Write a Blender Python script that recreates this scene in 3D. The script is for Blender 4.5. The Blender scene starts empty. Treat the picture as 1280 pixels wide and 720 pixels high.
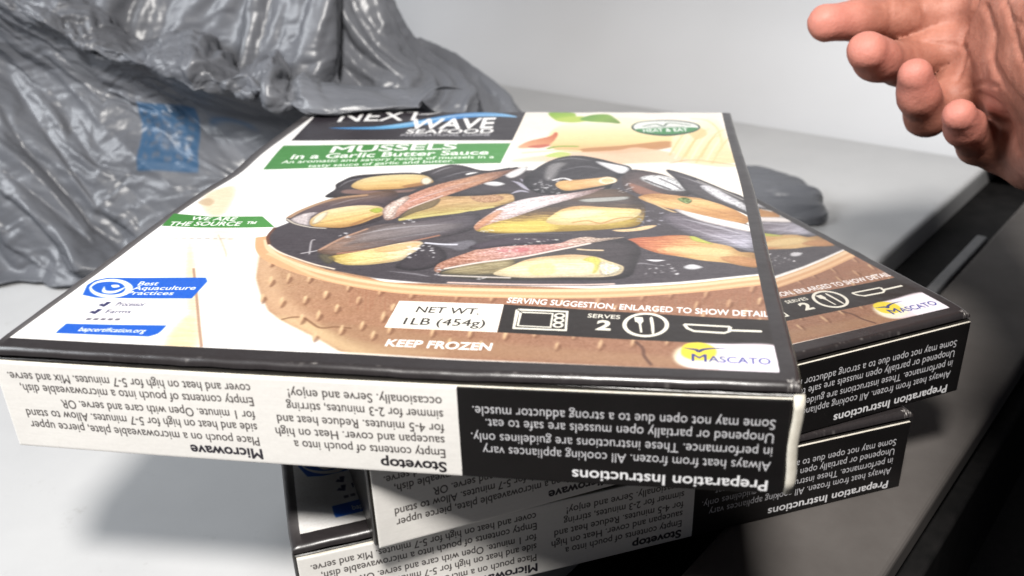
import bpy, bmesh, math, random
import numpy as np
from mathutils import Vector, Matrix, noise as mnoise

# ------------------------------------------------------------------ camera, world, lamps, exposure
S = bpy.context.scene
COL = S.collection
cam = bpy.data.cameras.new('camera')
camo = bpy.data.objects.new('camera', cam)
COL.objects.link(camo)
camo.location = (0.07630, -0.34196, 0.23102)
camo.rotation_euler = (math.radians(64.4019), math.radians(2.0810), math.radians(8.5269))
cam.sensor_width = 36.0
cam.lens = 0.87266 * 36.0
cam.clip_start = 0.01
cam.clip_end = 60.0
cam.dof.use_dof = True
cam.dof.focus_distance = 0.315
cam.dof.aperture_fstop = 12.0
S.camera = camo

world = bpy.data.worlds.new('World')
S.world = world
world.use_nodes = True
bgn = world.node_tree.nodes['Background']
bgn.inputs[0].default_value = (0.80, 0.85, 1.0, 1)
bgn.inputs[1].default_value = 0.07

def area(name, loc, target, size, power, color, spread=180, shape='DISK'):
    l = bpy.data.lights.new(name, 'AREA')
    l.shape = shape; l.size = size; l.energy = power; l.color = color
    l.spread = math.radians(spread)
    o = bpy.data.objects.new(name, l)
    COL.objects.link(o)
    o.location = loc
    o.rotation_euler = (Vector(target) - Vector(loc)).to_track_quat('-Z', 'Y').to_euler()
    return o
# the video lamp above the camera, and the room light that comes from the left
area('video_lamp', (0.07, -0.47, 0.76), (0.06, 0.44, 0.0), 0.16, 8.2, (1.0, 0.965, 0.92), 110)
area('room_lamp', (-0.90, -0.25, 0.72), (-0.15, -0.1, 0.0), 0.6, 15.0, (0.92, 0.96, 1.0), 170)

S.view_settings.view_transform = 'Standard'
S.view_settings.look = 'None'
S.view_settings.exposure = -0.12
S.view_settings.gamma = 1.0
S.view_settings.use_curve_mapping = False
S.cycles.use_denoising = True
S.cycles.max_bounces = 8

# ------------------------------------------------------------------ helpers
def tag(o, label=None, cat=None, group=None, kind=None):
    if label: o['label'] = label
    if cat: o['category'] = cat
    if group: o['group'] = group
    if kind: o['kind'] = kind
    return o

def empty(name, loc=(0, 0, 0), rz=0.0):
    o = bpy.data.objects.new(name, None)
    COL.objects.link(o)
    o.location = loc
    o.rotation_euler = (0, 0, rz)
    o.empty_display_size = 0.02
    return o

def mesh_obj(name, me, mat=None, parent=None, smooth=False):
    o = bpy.data.objects.new(name, me)
    COL.objects.link(o)
    if mat is not None:
        for m in (mat if isinstance(mat, (list, tuple)) else [mat]):
            me.materials.append(m)
    if parent is not None: o.parent = parent
    if smooth:
        me.polygons.foreach_set('use_smooth', [True] * len(me.polygons))
    return o

def bm_obj(name, bm, mat=None, parent=None, smooth=False):
    me = bpy.data.meshes.new(name)
    bmesh.ops.recalc_face_normals(bm, faces=bm.faces[:])
    bm.to_mesh(me); bm.free()
    return mesh_obj(name, me, mat, parent, smooth)

def box_bm(x0, x1, y0, y1, z0, z1, bevel=0.0, seg=3):
    bm = bmesh.new()
    bmesh.ops.create_cube(bm, size=1.0)
    for v in bm.verts:
        v.co = Vector((x0 + (v.co.x + .5) * (x1 - x0), y0 + (v.co.y + .5) * (y1 - y0), z0 + (v.co.z + .5) * (z1 - z0)))
    if bevel:
        bmesh.ops.bevel(bm, geom=bm.edges[:], offset=bevel, segments=seg, profile=.5, affect='EDGES')
    return bm

def grid_mesh(name, P, uv=None, closed=False):
    """P: (n, m, 3) array of points -> quad mesh; uv: (n, m, 2)"""
    n, m = P.shape[:2]
    idx = np.arange(n * m).reshape(n, m)
    q = np.stack([idx[:-1, :-1], idx[:-1, 1:], idx[1:, 1:], idx[1:, :-1]], -1).reshape(-1, 4)
    me = bpy.data.meshes.new(name)
    me.from_pydata(P.reshape(-1, 3).tolist(), [], q.tolist())
    if uv is not None:
        l = me.uv_layers.new(name='UVMap')
        vi = np.empty(len(me.loops), np.int32)
        me.loops.foreach_get('vertex_index', vi)
        l.data.foreach_set('uv', uv.reshape(-1, 2)[vi].astype(np.float32).ravel())
    me.update()
    return me

class Mat:
    """small node helper"""
    def __init__(s, name):
        s.m = bpy.data.materials.new(name); s.m.use_nodes = True
        s.t = s.m.node_tree; s.n = s.t.nodes
        s.p = s.n['Principled BSDF']; s.out = s.n['Material Output']
    def node(s, typ, **kw):
        nd = s.n.new(typ)
        for k, v in kw.items():
            if k in nd.inputs.keys() if hasattr(nd, 'inputs') else False: nd.inputs[k].default_value = v
            else: setattr(nd, k, v)
        return nd
    def link(s, a, b): s.t.links.new(a, b)
    def noise(s, scale, detail=4, rough=.55, coord='Object', mapping=None):
        tc = s.node('ShaderNodeTexCoord')
        nd = s.node('ShaderNodeTexNoise')
        nd.inputs['Scale'].default_value = scale; nd.inputs['Detail'].default_value = detail; nd.inputs['Roughness'].default_value = rough
        if mapping:
            mp = s.node('ShaderNodeMapping'); mp.inputs['Scale'].default_value = mapping
            s.link(tc.outputs[coord], mp.inputs[0]); s.link(mp.outputs[0], nd.inputs['Vector'])
        else:
            s.link(tc.outputs[coord], nd.inputs['Vector'])
        return nd
    def ramp(s, src, stops):
        r = s.node('ShaderNodeValToRGB')
        el = r.color_ramp.elements
        while len(el) < len(stops): el.new(.5)
        for e, (p, c) in zip(el, stops):
            e.position = p; e.color = c if len(c) == 4 else (*c, 1)
        s.link(src, r.inputs[0]); return r
    def bump(s, src, strength=.3, dist=.001, normal=None):
        b = s.node('ShaderNodeBump'); b.inputs['Strength'].default_value = strength; b.inputs['Distance'].default_value = dist
        s.link(src, b.inputs['Height'])
        if normal is not None: s.link(normal, b.inputs['Normal'])
        return b
    def set(s, **kw):
        for k, v in kw.items(): s.p.inputs[k.replace('_', ' ')].default_value = v
        return s

# ------------------------------------------------------------------ print shop: the flat print of the cartons, painted in numpy
BW, BD, BT = 0.235, 0.27384, 0.03501       # carton width, depth, thickness (m)
PXM = 7.0                                # print pixels per mm
def homog(src, dst):
    A = []
    for (x, y), (u, v) in zip(src, dst):
        A.append([x, y, 1, 0, 0, 0, -u * x, -u * y, -u]); A.append([0, 0, 0, x, y, 1, -v * x, -v * y, -v])
    h = np.linalg.svd(np.array(A, float))[2][-1]
    return h.reshape(3, 3)

def smooth_closed(P, n=8):
    P = np.asarray(P, float); N = len(P); out = []
    for i in range(N):
        p0, p1, p2, p3 = P[i - 1], P[i], P[(i + 1) % N], P[(i + 2) % N]
        for t in np.arange(n) / n:
            out.append(.5 * ((2 * p1) + (-p0 + p2) * t + (2 * p0 - 5 * p1 + 4 * p2 - p3) * t * t + (-p0 + 3 * p1 - 3 * p2 + p3) * t ** 3))
    return np.array(out)
def smooth_open(P, n=8):
    P = np.asarray(P, float); Q = np.vstack([2 * P[0] - P[1], P, 2 * P[-1] - P[-2]]); out = []
    for i in range(1, len(Q) - 2):
        p0, p1, p2, p3 = Q[i - 1:i + 3]
        for t in np.arange(n) / n:
            out.append(.5 * ((2 * p1) + (-p0 + p2) * t + (2 * p0 - 5 * p1 + 4 * p2 - p3) * t * t + (-p0 + 3 * p1 - 3 * p2 + p3) * t ** 3))
    out.append(P[-1]); return np.array(out)

def blur1(a, r, ax):
    r = int(round(r))
    if r < 1: return a
    pad = [(0, 0)] * a.ndim; pad[ax] = (r + 1, r)
    c = np.cumsum(np.pad(a, pad, mode='edge'), axis=ax)
    n = a.shape[ax]
    s1 = [slice(None)] * a.ndim; s0 = list(s1)
    s1[ax] = slice(2 * r + 1, 2 * r + 1 + n); s0[ax] = slice(0, n)
    return (c[tuple(s1)] - c[tuple(s0)]) / (2 * r + 1)
def blur(a, r, it=2):
    for _ in range(it): a = blur1(blur1(a, r, 0), r, 1)
    return a

FONT_CACHE = {}
def glyph_edges(s, offset=0.0):
    """outline edges of a line of text as (n, 2, 2), cap height about 0.7"""
    key = (s, offset)
    if key not in FONT_CACHE:
        cu = bpy.data.curves.new('type', 'FONT')
        cu.body = s; cu.resolution_u = 4; cu.offset = offset
        ob = bpy.data.objects.new('type', cu)
        me = bpy.data.meshes.new_from_object(ob)
        co = np.array([v.co[:2] for v in me.vertices])
        cnt = {}
        for p in me.polygons:
            for e in p.edge_keys: cnt[e] = cnt.get(e, 0) + 1
        ed = np.array([e for e, c in cnt.items() if c == 1])
        FONT_CACHE[key] = co[ed]
        bpy.data.objects.remove(ob); bpy.data.curves.remove(cu); bpy.data.meshes.remove(me)
    return FONT_CACHE[key]

rng = np.random.default_rng(7)
class Canvas:
    def __init__(s, wmm, hmm, H, bg):
        s.w, s.h = int(wmm * PXM), int(hmm * PXM)
        s.a = np.ones((s.h, s.w, 3), np.float32) * np.array(bg, np.float32) / 255
        s.H = H; s.bow = 4.2
        s.n = blur(rng.random((s.h, s.w)).astype(np.float32), 2, 1)
        st = blur1(blur1(rng.random((s.h, s.w)).astype(np.float32), 22, 1), 1, 0)
        s.st = (st - st.mean()) / st.std()
        s.n = (s.n - s.n.mean()) / s.n.std()
    def T(s, P):
        P = np.array(np.atleast_2d(P), float)
        # the near fold of the carton sags a little in its middle
        P[:, 1] -= s.bow * np.clip(1 - ((P[:, 0] - 495) / 500) ** 2, 0, 1) * np.clip((P[:, 1] - 300) / 160, 0, 1)
        q = np.c_[P, np.ones(len(P))] @ s.H.T
        return q[:, :2] / q[:, 2:] * PXM
    def cover(s, E, soft=0):
        """antialiased even-odd coverage of the edge set E (n,2,2) in canvas pixels"""
        ss = 3; pad = int(soft * 2.5 + 2)
        lo = np.floor(E.min((0, 1))).astype(int) - pad; hi = np.ceil(E.max((0, 1))).astype(int) + pad
        lo = np.maximum(lo, 0); hi = np.minimum(hi, [s.w, s.h])
        if (hi <= lo).any(): return None, None
        w, h = hi - lo
        X = (E - lo) * ss
        a, b = X[:, 0], X[:, 1]
        sw = a[:, 1] > b[:, 1]
        a2 = np.where(sw[:, None], b, a); b2 = np.where(sw[:, None], a, b)
        r0 = np.clip(np.ceil(a2[:, 1] - .5), 0, h * ss).astype(int); r1 = np.clip(np.ceil(b2[:, 1] - .5), 0, h * ss).astype(int)
        n = r1 - r0; k = n > 0
        a2, b2, r0, n = a2[k], b2[k], r0[k], n[k]
        if len(n) == 0: return None, None
        i = np.repeat(np.arange(len(n)), n)
        row = np.arange(n.sum()) - np.repeat(np.cumsum(n) - n, n) + r0[i]
        t = (row + .5 - a2[i, 1]) / (b2[i, 1] - a2[i, 1])
        x = a2[i, 0] + t * (b2[i, 0] - a2[i, 0])
        c = np.clip(np.ceil(x - .5), 0, w * ss).astype(int)
        d = np.zeros((h * ss, w * ss + 1), np.int32)
        np.add.at(d, (row, c), 1)
        m = (np.cumsum(d, 1)[:, :-1] & 1).astype(np.float32).reshape(h, ss, w, ss).mean((1, 3))
        if soft: m = blur(m, soft, 2)
        return (slice(lo[1], hi[1]), slice(lo[0], hi[0])), m
    def put(s, sl, m, col, alpha=1.0):
        m = (m * alpha)[..., None]
        s.a[sl] = s.a[sl] * (1 - m) + col * m
    def fill(s, P, c0, c1=None, g=None, soft=1, alpha=1.0, sm=True, streak=0.0, grain=0.0, raw=False, vol=0.0, lines=0.0):
        """closed shape; colour c0, or a ramp of colours c0..c1 (c1 may be a list) along the print points g=(p0,p1)"""
        Q = np.asarray(P, float) if raw else s.T(P)
        if sm: Q = smooth_closed(Q)
        sl, m = s.cover(np.stack([Q, np.roll(Q, -1, 0)], 1), soft)
        if sl is None: return
        c = np.array(c0, np.float32) / 255
        if c1 is not None:
            cs = [c0] + (list(c1) if isinstance(c1[0], (tuple, list)) else [c1])
            cs = np.array(cs, np.float32) / 255
            p0, p1 = s.T(g)
            yy, xx = np.mgrid[sl]
            d = p1 - p0
            t = np.clip(((xx - p0[0]) * d[0] + (yy - p0[1]) * d[1]) / (d @ d), 0, 1)
            t = np.clip(t + .05 * s.st[sl] * (1 if streak else 0), 0, 1)
            ts = np.linspace(0, 1, len(cs))
            c = np.stack([np.interp(t, ts, cs[:, k]) for k in range(3)], -1)
        if streak or grain:
            c = np.clip(c + (s.st[sl] * streak + s.n[sl] * grain)[..., None], 0, 1)
        if lines:
            q = Q - Q.mean(0); ev = np.linalg.svd(q, full_matrices=False)[2]
            yy, xx = np.mgrid[sl]
            X, Y = xx - Q[:, 0].mean(), yy - Q[:, 1].mean()
            al = X * ev[0, 0] + Y * ev[0, 1]; ac = X * ev[1, 0] + Y * ev[1, 1]
            L = np.abs(q @ ev[0]).max() + 1; B = np.abs(q @ ev[1]).max() + 1
            r_ = np.random.default_rng(int(abs(Q[0, 0] * 7 + Q[0, 1])))
            tab = r_.normal(size=64); tab2 = r_.normal(size=64)
            w = ac / B / np.maximum(.25, 1 - .6 * (al / L) ** 2)
            u1 = np.interp((w * 9 + .8 * s.st[sl] * .3) % 63, np.arange(64), tab); u2 = np.interp((w * 22 + 2 * np.sin(al / L * 3)) % 63, np.arange(64), tab2)
            c = c * (1 + lines * (u1 + .7 * u2 + .15 * s.n[sl]))[..., None]
        if vol:
            per = np.linalg.norm(np.roll(Q, -1, 0) - Q, axis=1).sum()
            rad = max(1, .55 * m.sum() / per)
            e = np.clip((blur(m, rad, 2) - .42) / .5, 0, 1)
            # the printed light comes from the upper left
            sh = np.roll(blur(m, rad * .6, 2), (-int(rad * .35), -int(rad * .2)), (0, 1)) - np.roll(blur(m, rad * .6, 2), (int(rad * .35), int(rad * .2)), (0, 1))
            c = c * (1 - vol + vol * e + vol * .7 * np.clip(sh, -1, 1))[..., None]
        c = np.clip(c, 0, 1)
        s.put(sl, m, c, alpha)
    def stroke(s, P, w, c, soft=1, alpha=1.0, sm=True, taper=False):
        """line of width w mm"""
        Q = s.T(P)
        if sm and len(Q) > 2: Q = smooth_open(Q)
        d = np.gradient(Q, axis=0); d /= np.linalg.norm(d, axis=1)[:, None] + 1e-9
        nn = np.c_[-d[:, 1], d[:, 0]] * (w * PXM / 2)
        if taper: nn *= np.sin(np.linspace(.06, math.pi - .06, len(Q)))[:, None]
        R = np.vstack([Q + nn, (Q - nn)[::-1]])
        sl, m = s.cover(np.stack([R, np.roll(R, -1, 0)], 1), soft)
        if sl is not None: s.put(sl, m, np.array(c, np.float32) / 255, alpha)
    def text(s, t, p0, p1, ptop, c, bold=0.0, alpha=1.0, soft=0, slant=0.0):
        """line of type from p0 to p1 (baseline ends), capital height up to ptop (above p0)"""
        E = glyph_edges(t, bold)
        cap = glyph_edges('H', bold)[..., 1].max()
        q0, q1, qt = s.T([p0, p1, ptop])
        ex = q1 - q0
        ey = np.array([ex[1], -ex[0]]); ey /= np.linalg.norm(ey)
        hgt = abs((qt - q0) @ ey)
        x0, x1 = E[..., 0].min(), E[..., 0].max()
        u = (E[..., 0] - x0) / (x1 - x0); v = E[..., 1] / cap
        Q = q0 + u[..., None] * ex + v[..., None] * hgt * ey + (v * slant * hgt)[..., None] * ex / np.linalg.norm(ex)
        sl, m = s.cover(Q, soft)
        if sl is not None: s.put(sl, m, np.array(c, np.float32) / 255, alpha)
    def image(s, name, dark=.34, top=.56):
        a = np.clip(s.a, 0, 1)
        lin = np.where(a <= .04045, a / 12.92, ((a + .055) / 1.055) ** 2.4)
        lum = (lin @ np.array([.25, .6, .15]))[..., None]
        lin = np.clip(lin, 0.008, 1) * (dark + (top - dark) * lum)       # ink and board reflect less than the lamp-lit print shows
        b = np.where(lin <= .0031308, lin * 12.92, 1.055 * lin ** (1 / 2.4) - .055)
        im = bpy.data.images.new(name, s.w, s.h, alpha=False)
        px = np.ones((s.h, s.w, 4), np.float32); px[..., :3] = b[::-1]
        im.pixels.foreach_set(px.ravel()); im.update(); im.pack()
        return im

# ------------------------------------------------------------------ the print on the carton top
WHITE = (254, 252, 250); INK = (66, 61, 62)
def paint_top():
    H = homog([(-20, 440.5), (1007, 487), (917, 144), (388, 143)], [(0, 273.84), (235, 273.84), (235, 0), (0, 0)])
    K = Canvas(235, 273.84, H, INK)
    F, Sx, Tx = K.fill, K.stroke, K.text
    # pale boards of the background
    F([(12, 428), (975, 470), (905.5, 144.5), (401, 144.5)], (253, 249, 245), sm=False, soft=0)
    F([(12, 428), (430, 446), (520, 300), (380, 146), (401, 144.5)], (255, 254, 252), sm=False, soft=30, alpha=.7)
    K.a += (K.st * .006 + K.n * .004)[..., None] * (K.a > .9)
    for P, c, al in [([(244, 436), (236, 400), (232, 350), (240, 300), (248, 372)], (246, 222, 176), .8), ([(205, 437), (225, 405), (240, 400), (248, 437)], (250, 226, 180), .9),
                     ([(255, 262), (262, 246), (290, 236), (296, 246), (285, 270), (268, 275)], (246, 222, 184), .8), ([(262, 300), (285, 288), (300, 300), (290, 330)], (250, 236, 214), .7)]:
        F(P, c, soft=8, alpha=al, streak=.02)
    Sx([(252, 439), (249, 410), (246, 372), (243, 340)], .9, (196, 150, 122), soft=1, alpha=.8)
    Sx([(275, 298), (283, 318), (284, 326)], .6, (226, 200, 180), soft=1, alpha=.7)
    F([(250, 258), (262, 252), (270, 256), (264, 262)], (214, 186, 150), soft=3, alpha=.7)
    # ---- lemon, garlic, herbs and shrimp across the far corner
    F([(640, 145), (905, 145), (934, 256), (860, 226), (640, 210)], (250, 240, 226), sm=False, soft=12, alpha=.9)
    F([(694, 166), (720, 157), (780, 155), (830, 160), (850, 172), (846, 185), (800, 191), (740, 194), (700, 192), (688, 182)], (252, 246, 222), [(250, 234, 184), (248, 222, 160), (226, 176, 124)], [(760, 156), (764, 196)], soft=4, streak=.02)
    F([(760, 152), (800, 152), (838, 158), (850, 170), (800, 166)], (252, 242, 206), soft=5, alpha=.7)
    F([(730, 190), (780, 186), (835, 180), (846, 186), (800, 194), (740, 196)], (206, 140, 88), soft=3, alpha=.75)
    F([(640, 205), (700, 196), (770, 192), (800, 188), (850, 196), (900, 208), (925, 212), (900, 212), (850, 206), (790, 208), (740, 212), (690, 206)], (248, 222, 196), [(244, 200, 166), (250, 228, 190)], [(650, 200), (900, 206)], soft=4, alpha=.9)
    F([(845, 172), (868, 158), (895, 152), (908, 168), (914, 190), (924, 206), (890, 208), (860, 202), (842, 192)], (250, 244, 216), [(249, 234, 190), (246, 222, 172)], [(860, 156), (880, 208)], soft=4, streak=.02)
    for q in range(9):
        x0 = 852 + q * 6.5; y0 = 164 + (q * 37 % 11)
        Sx([(x0 - 14, y0 + 34), (x0 - 2, y0 + 16), (x0 + 8, y0 + 4), (x0 + 18, y0)], .9, [(238, 200, 130), (255, 250, 220), (226, 206, 140)][q % 3], soft=2, alpha=.6)
    Sx([(866, 152), (886, 154), (900, 166), (904, 186), (896, 196)], 1.3, (226, 220, 160), soft=2, alpha=.7)
    F([(862, 166), (880, 164), (886, 172), (872, 178)], (244, 210, 150), soft=3, alpha=.8)
    Sx([(838, 207), (870, 203), (922, 211)], 1.2, (222, 176, 130), soft=2, alpha=.6)
    F([(690, 145), (718, 145), (722, 150), (706, 156), (694, 152)], (150, 196, 70), [(190, 216, 90)], [(690, 146), (715, 156)], soft=1.5)
    F([(697, 153), (716, 150), (734, 150), (742, 154), (722, 157), (704, 156)], (196, 218, 96), soft=1.5)
    F([(728, 153), (742, 148), (762, 147), (772, 152), (778, 158), (762, 157), (740, 156)], (120, 176, 74), [(150, 190, 84), (128, 160, 70)], [(730, 150), (778, 158)], soft=1.5)
    F([(650, 188), (664, 180), (690, 174), (697, 169), (700, 172), (694, 181), (684, 187), (664, 189)], (246, 190, 150), [(238, 160, 116), (228, 120, 84)], [(650, 188), (698, 171)], soft=2)
    F([(662, 187), (684, 184), (690, 186), (676, 189)], (222, 110, 90), soft=2, alpha=.8)
    Sx([(686, 190), (700, 187), (726, 187)], 2.0, (160, 190, 84), soft=1.5)
    F([(684, 199), (700, 194), (716, 196), (706, 201)], (206, 224, 130), soft=2)
    Sx([(655, 195), (700, 192), (730, 193)], 1.6, (250, 232, 180), soft=2)
    # oval seal
    F([(792, 163), (802, 156), (835, 153.5), (866, 156), (878, 162), (868, 169), (836, 173.5), (804, 170)], (70, 90, 78), soft=1)
    F([(794.5, 162.5), (804, 156.5), (835, 154.6), (864, 157), (875.5, 162), (866, 167.5), (836, 171), (806, 168.5)], (238, 240, 234), soft=.5)
    F([(798, 165), (835, 163.2), (873, 163), (866, 168), (836, 171.4), (806, 169)], (74, 158, 92), sm=True, soft=.5)
    Tx('HEAT & EAT', (807, 168.6), (863, 167.4), (807, 164.6), (250, 252, 248), bold=.02)
    Sx([(806, 161.5), (822, 158.5), (832, 161), (840, 157), (866, 160)], 1.1, (96, 120, 104), soft=1)
    Sx([(812, 162.6), (858, 161.8)], 1.0, (120, 140, 126), soft=1, alpha=.7)
    # ---- header
    F([(366.5, 180), (402, 144), (661, 143), (643, 179)], (62, 56, 62), sm=False, soft=.5)
    F([(328, 215), (357, 186), (641, 182.5), (628, 207.5)], (82, 158, 78), (96, 172, 92), [(340, 200), (640, 195)], sm=False, soft=.5, streak=.008)
    F([(414, 164.5), (440, 163.6), (470, 162.6), (505, 158), (540, 151.5), (570, 147), (600, 145), (630, 146), (650, 150.5), (625, 149.6), (590, 150.4), (560, 154.5), (525, 160.8), (490, 165), (450, 166)], (66, 150, 222), [(120, 196, 246), (70, 150, 226), (150, 206, 248)], [(420, 164), (650, 150)], soft=.7)
    Sx([(470, 163.5), (510, 159), (548, 152.3), (585, 147.8), (640, 148.8)], 1.5, (206, 234, 252), soft=1, taper=True)
    Tx('NEXT', (424, 156.5), (531, 153.5), (424, 145.6), WHITE, bold=.012)
    Sx([(520, 147.2), (538, 146.6), (556, 144.6)], 1.4, WHITE, soft=.5, taper=True)
    Tx('WAVE', (511, 164.5), (619, 163), (511, 152.5), WHITE, bold=.024)
    Tx('SEAFOOD', (509, 170.6), (619, 169.4), (509, 165.4), WHITE, bold=.024)
    Tx('INTERNATIONAL CUISINE', (503, 174.2), (615, 173), (503, 171.6), (216, 214, 218), bold=.01)
    Tx('MUSSELS', (414, 194.4), (573, 190.4), (414, 187), (255, 255, 250), bold=.02)
    Tx('in a Garlic Butter Sauce', (364, 202.2), (613, 197), (364, 196.6), (250, 255, 246), bold=.024)
    Tx('An aromatic and savory recipe of mussels in a', (352, 207.5), (620, 201.4), (352, 204), (240, 250, 236), bold=.018)
    Tx('tasty sauce of garlic and butter.', (386, 212.4), (570, 206.6), (386, 209), (240, 250, 236), bold=.018)
    # ---- left column
    F([(206, 287.5), (221, 272), (270, 275.6), (330, 275), (345, 288.5), (300, 289.6), (250, 289.6)], (74, 156, 66), (92, 170, 84), [(206, 280), (345, 280)], sm=False, soft=.5)
    Tx('WE ARE', (240, 279.9), (296, 280.7), (240, 275.4), WHITE, bold=.022)
    Tx('THE SOURCE \u2122', (213, 287.2), (319, 286.8), (213, 282.2), WHITE, bold=.022)
    for q in range(8): Sx([(219 + q * 9.6 + (q * 7 % 3), 302.8 + q * .1), (226 + q * 9.6, 302.9 + q * .1)], 1.1, (170, 160, 156), soft=1.2, alpha=.5)
    B = (45, 116, 240)
    F([(104, 374), (110, 362), (120, 356), (136, 352.6), (258, 351.4), (260, 356), (240, 377.4), (120, 377)], B, sm=False, soft=1.2)
    ring = [(138 + 24 * math.cos(t), 365 + 10 * math.sin(t)) for t in np.linspace(-2.2, 3.55, 22)]
    Sx(ring, 2.6, WHITE, soft=.6, taper=True)
    Sx([(112, 366), (122, 358.5), (140, 355.6), (156, 358), (160, 363)], 2.2, WHITE, soft=.6, taper=True)
    Sx([(131, 363), (131, 369), (141, 370), (150, 367.5), (159, 362.6)], 2.0, WHITE, soft=.6, taper=True)
    F([(140, 361.6), (148, 361), (150, 363.4), (142, 364.4)], WHITE, soft=.5)
    Tx('Best', (172, 361.4), (197, 361.2), (172, 356.6), WHITE, bold=.016)
    Tx('Aquaculture', (165, 367), (244, 366.4), (165, 362.2), WHITE, bold=.016)
    Tx('Practices', (157, 372.8), (216, 373), (157, 368.2), WHITE, bold=.016)
    for (x, y) in ((128, 385.5), (116.5, 394.5)):
        Sx([(x - 2, y - .6), (x + 1.5, y + 1.6), (x + 9, y - 3.4)], 1.6, (70, 70, 120), sm=False, soft=.6)
    Tx('Processor', (144, 387), (180, 387), (144, 382), (70, 64, 112), bold=.006, soft=0)
    Tx('Farms', (131, 396), (162, 396), (131, 391.4), (70, 64, 112), bold=.006, soft=0)
    for q in range(5): Sx([(108 + q * 9, 403.4), (114 + q * 9, 403.5)], 1.4, (110, 104, 124), soft=1, alpha=.8)
    F([(70, 421.5), (73, 418), (83, 409.4), (208, 411.2), (203, 417), (197, 422), (186, 425.4)], B, sm=False, soft=1)
    Tx('bapcertification.org', (97, 418.6), (180, 420.6), (97, 413.4), WHITE, bold=.022)
    # ---- the bowl
    F([(329, 312), (324, 334), (321, 352), (327, 372), (336, 392), (352, 404), (372, 414), (398, 427), (425, 444), (980, 472), (960, 352), (760, 366), (480, 356), (345, 306)],
      (208, 166, 130), [(196, 148, 116), (187, 138, 108), (180, 132, 105)], [(322, 360), (700, 390)], sm=False, soft=1.5, grain=.012, streak=.008)
    F([(326, 318), (322, 350), (334, 388), (370, 412), (410, 432), (392, 400), (356, 372), (340, 330)], (232, 192, 154), soft=12, alpha=.7)
    F([(345, 398), (400, 410), (460, 432), (560, 446), (470, 447), (425, 443), (390, 422)], (236, 206, 160), soft=7, alpha=.75)
    F([(400, 408), (470, 412), (600, 430), (760, 444), (850, 452), (850, 464), (620, 452), (470, 444)], (192, 152, 118), soft=9, alpha=.6)
    Sx([(352, 403), (368, 400), (382, 402), (400, 413), (420, 412), (440, 414)], .9, (150, 106, 76), soft=1, alpha=.7)
    r2 = random.Random(5)
    def rim_y(x): return np.interp(x, [331, 345, 400, 470, 540, 640, 740, 850, 960], [306, 320, 341, 356, 363, 367, 367, 361, 351])
    for row in range(7):
        k = 0
        for x in np.arange(338 + (row % 2) * 22, 965, 46):
            x = x + r2.uniform(-7, 7) - row * 2
            y = rim_y(x) + 12 + row * 14.5 + r2.uniform(-3, 3) + max(0, (400 - x)) * .05
            if y > 428 + (x - 340) * .03 or (x < 360 and row > 4) or (x < 430 and row > 5): continue
            hh = r2.uniform(4.5, 7.5); ww = r2.uniform(2.3, 3.5)
            F([(x + 2.2, y - hh), (x + ww, y - 1), (x + ww * .5, y + 4), (x - ww * .8, y + 4.5), (x - ww * .6, y - 2)], (246, 216, 170), (228, 184, 144), [(x, y - hh), (x, y + 5)], soft=1.6, alpha=.95 if x < 640 else .75)
            F([(x + ww + 1, y - 2), (x + ww + 4, y + 1), (x + ww, y + 6), (x - 1, y + 7)], (134, 88, 64), soft=2, alpha=.55)
    for x in np.arange(440, 960, 3.1):
        y = rim_y(x)
        Sx([(x, y + 6 + r2.random() * 4), (x - 1.5, y + 16 + r2.random() * 24)], .5, (184, 118, 90), soft=1, alpha=.28)
    Sx([(795, 431), (804, 440), (806, 450), (815, 462)], 1.0, (120, 84, 70), soft=1, alpha=.8)
    # rim
    Sx([(333, 300), (334, 316), (350, 329), (400, 346), (470, 360), (540, 367), (640, 371), (740, 371), (850, 365), (954, 355)], 7.0, (238, 186, 140), soft=1)
    Sx([(334, 304), (338, 316), (356, 328), (402, 343.5), (470, 357), (540, 364), (640, 367.5), (740, 367.5), (850, 362), (953, 352)], 2.0, (250, 216, 176), soft=1)
    Sx([(336, 321), (400, 349.5), (470, 363.5), (540, 370.5), (640, 374.5), (740, 374.5), (850, 368), (954, 358)], 1.6, (250, 206, 160), soft=1)
    # dark hollow
    F([(358, 285), (345, 290), (336, 302), (339, 312), (362, 325), (410, 340), (470, 351), (540, 358), (640, 362), (740, 362), (850, 356), (952, 347), (940, 290), (860, 230), (700, 215), (560, 220), (440, 250)], (88, 80, 86), (96, 88, 94), [(340, 300), (950, 300)], sm=False, soft=1.5, grain=.003, streak=.012)
    Sx([(337, 310), (352, 320), (390, 333), (420, 340)], .9, (250, 232, 210), soft=.7)
    Sx([(346, 289), (337, 300), (338, 310)], 1.2, (120, 80, 66), soft=1)
    Sx([(388, 322), (391, 306), (396, 304)], .7, (196, 190, 194), soft=.8); Sx([(377, 321), (384, 320), (400, 317)], .8, (206, 200, 204), soft=.8)
    mussels(F, Sx)
    # the print is a photograph: soften the drawn edges
    HOL = smooth_closed(K.T([(352, 284), (340, 293), (335, 304), (340, 313), (362, 326), (410, 341), (470, 352), (540, 359), (640, 363), (740, 363), (850, 357), (952, 348), (948, 300), (934, 250), (860, 216), (790, 202), (727, 194), (660, 206), (560, 205), (430, 222), (400, 250)]))
    sl, m = K.cover(np.stack([HOL, np.roll(HOL, -1, 0)], 1), 4)
    reg = np.clip(K.a[sl], 0, 1)
    warm = np.clip((reg[..., :1] - reg[..., 2:] - .08) * 4, 0, 1)
    reg = reg * .88 + .12 * reg.mean(-1, keepdims=True)
    reg = np.where(reg.mean(-1, keepdims=True) < .93, reg * (1 - warm) + warm * reg ** np.array([.72, .88, 1.02]), reg)
    sb = np.stack([blur(reg[..., k], 1, 2) for k in range(3)], -1)
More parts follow.
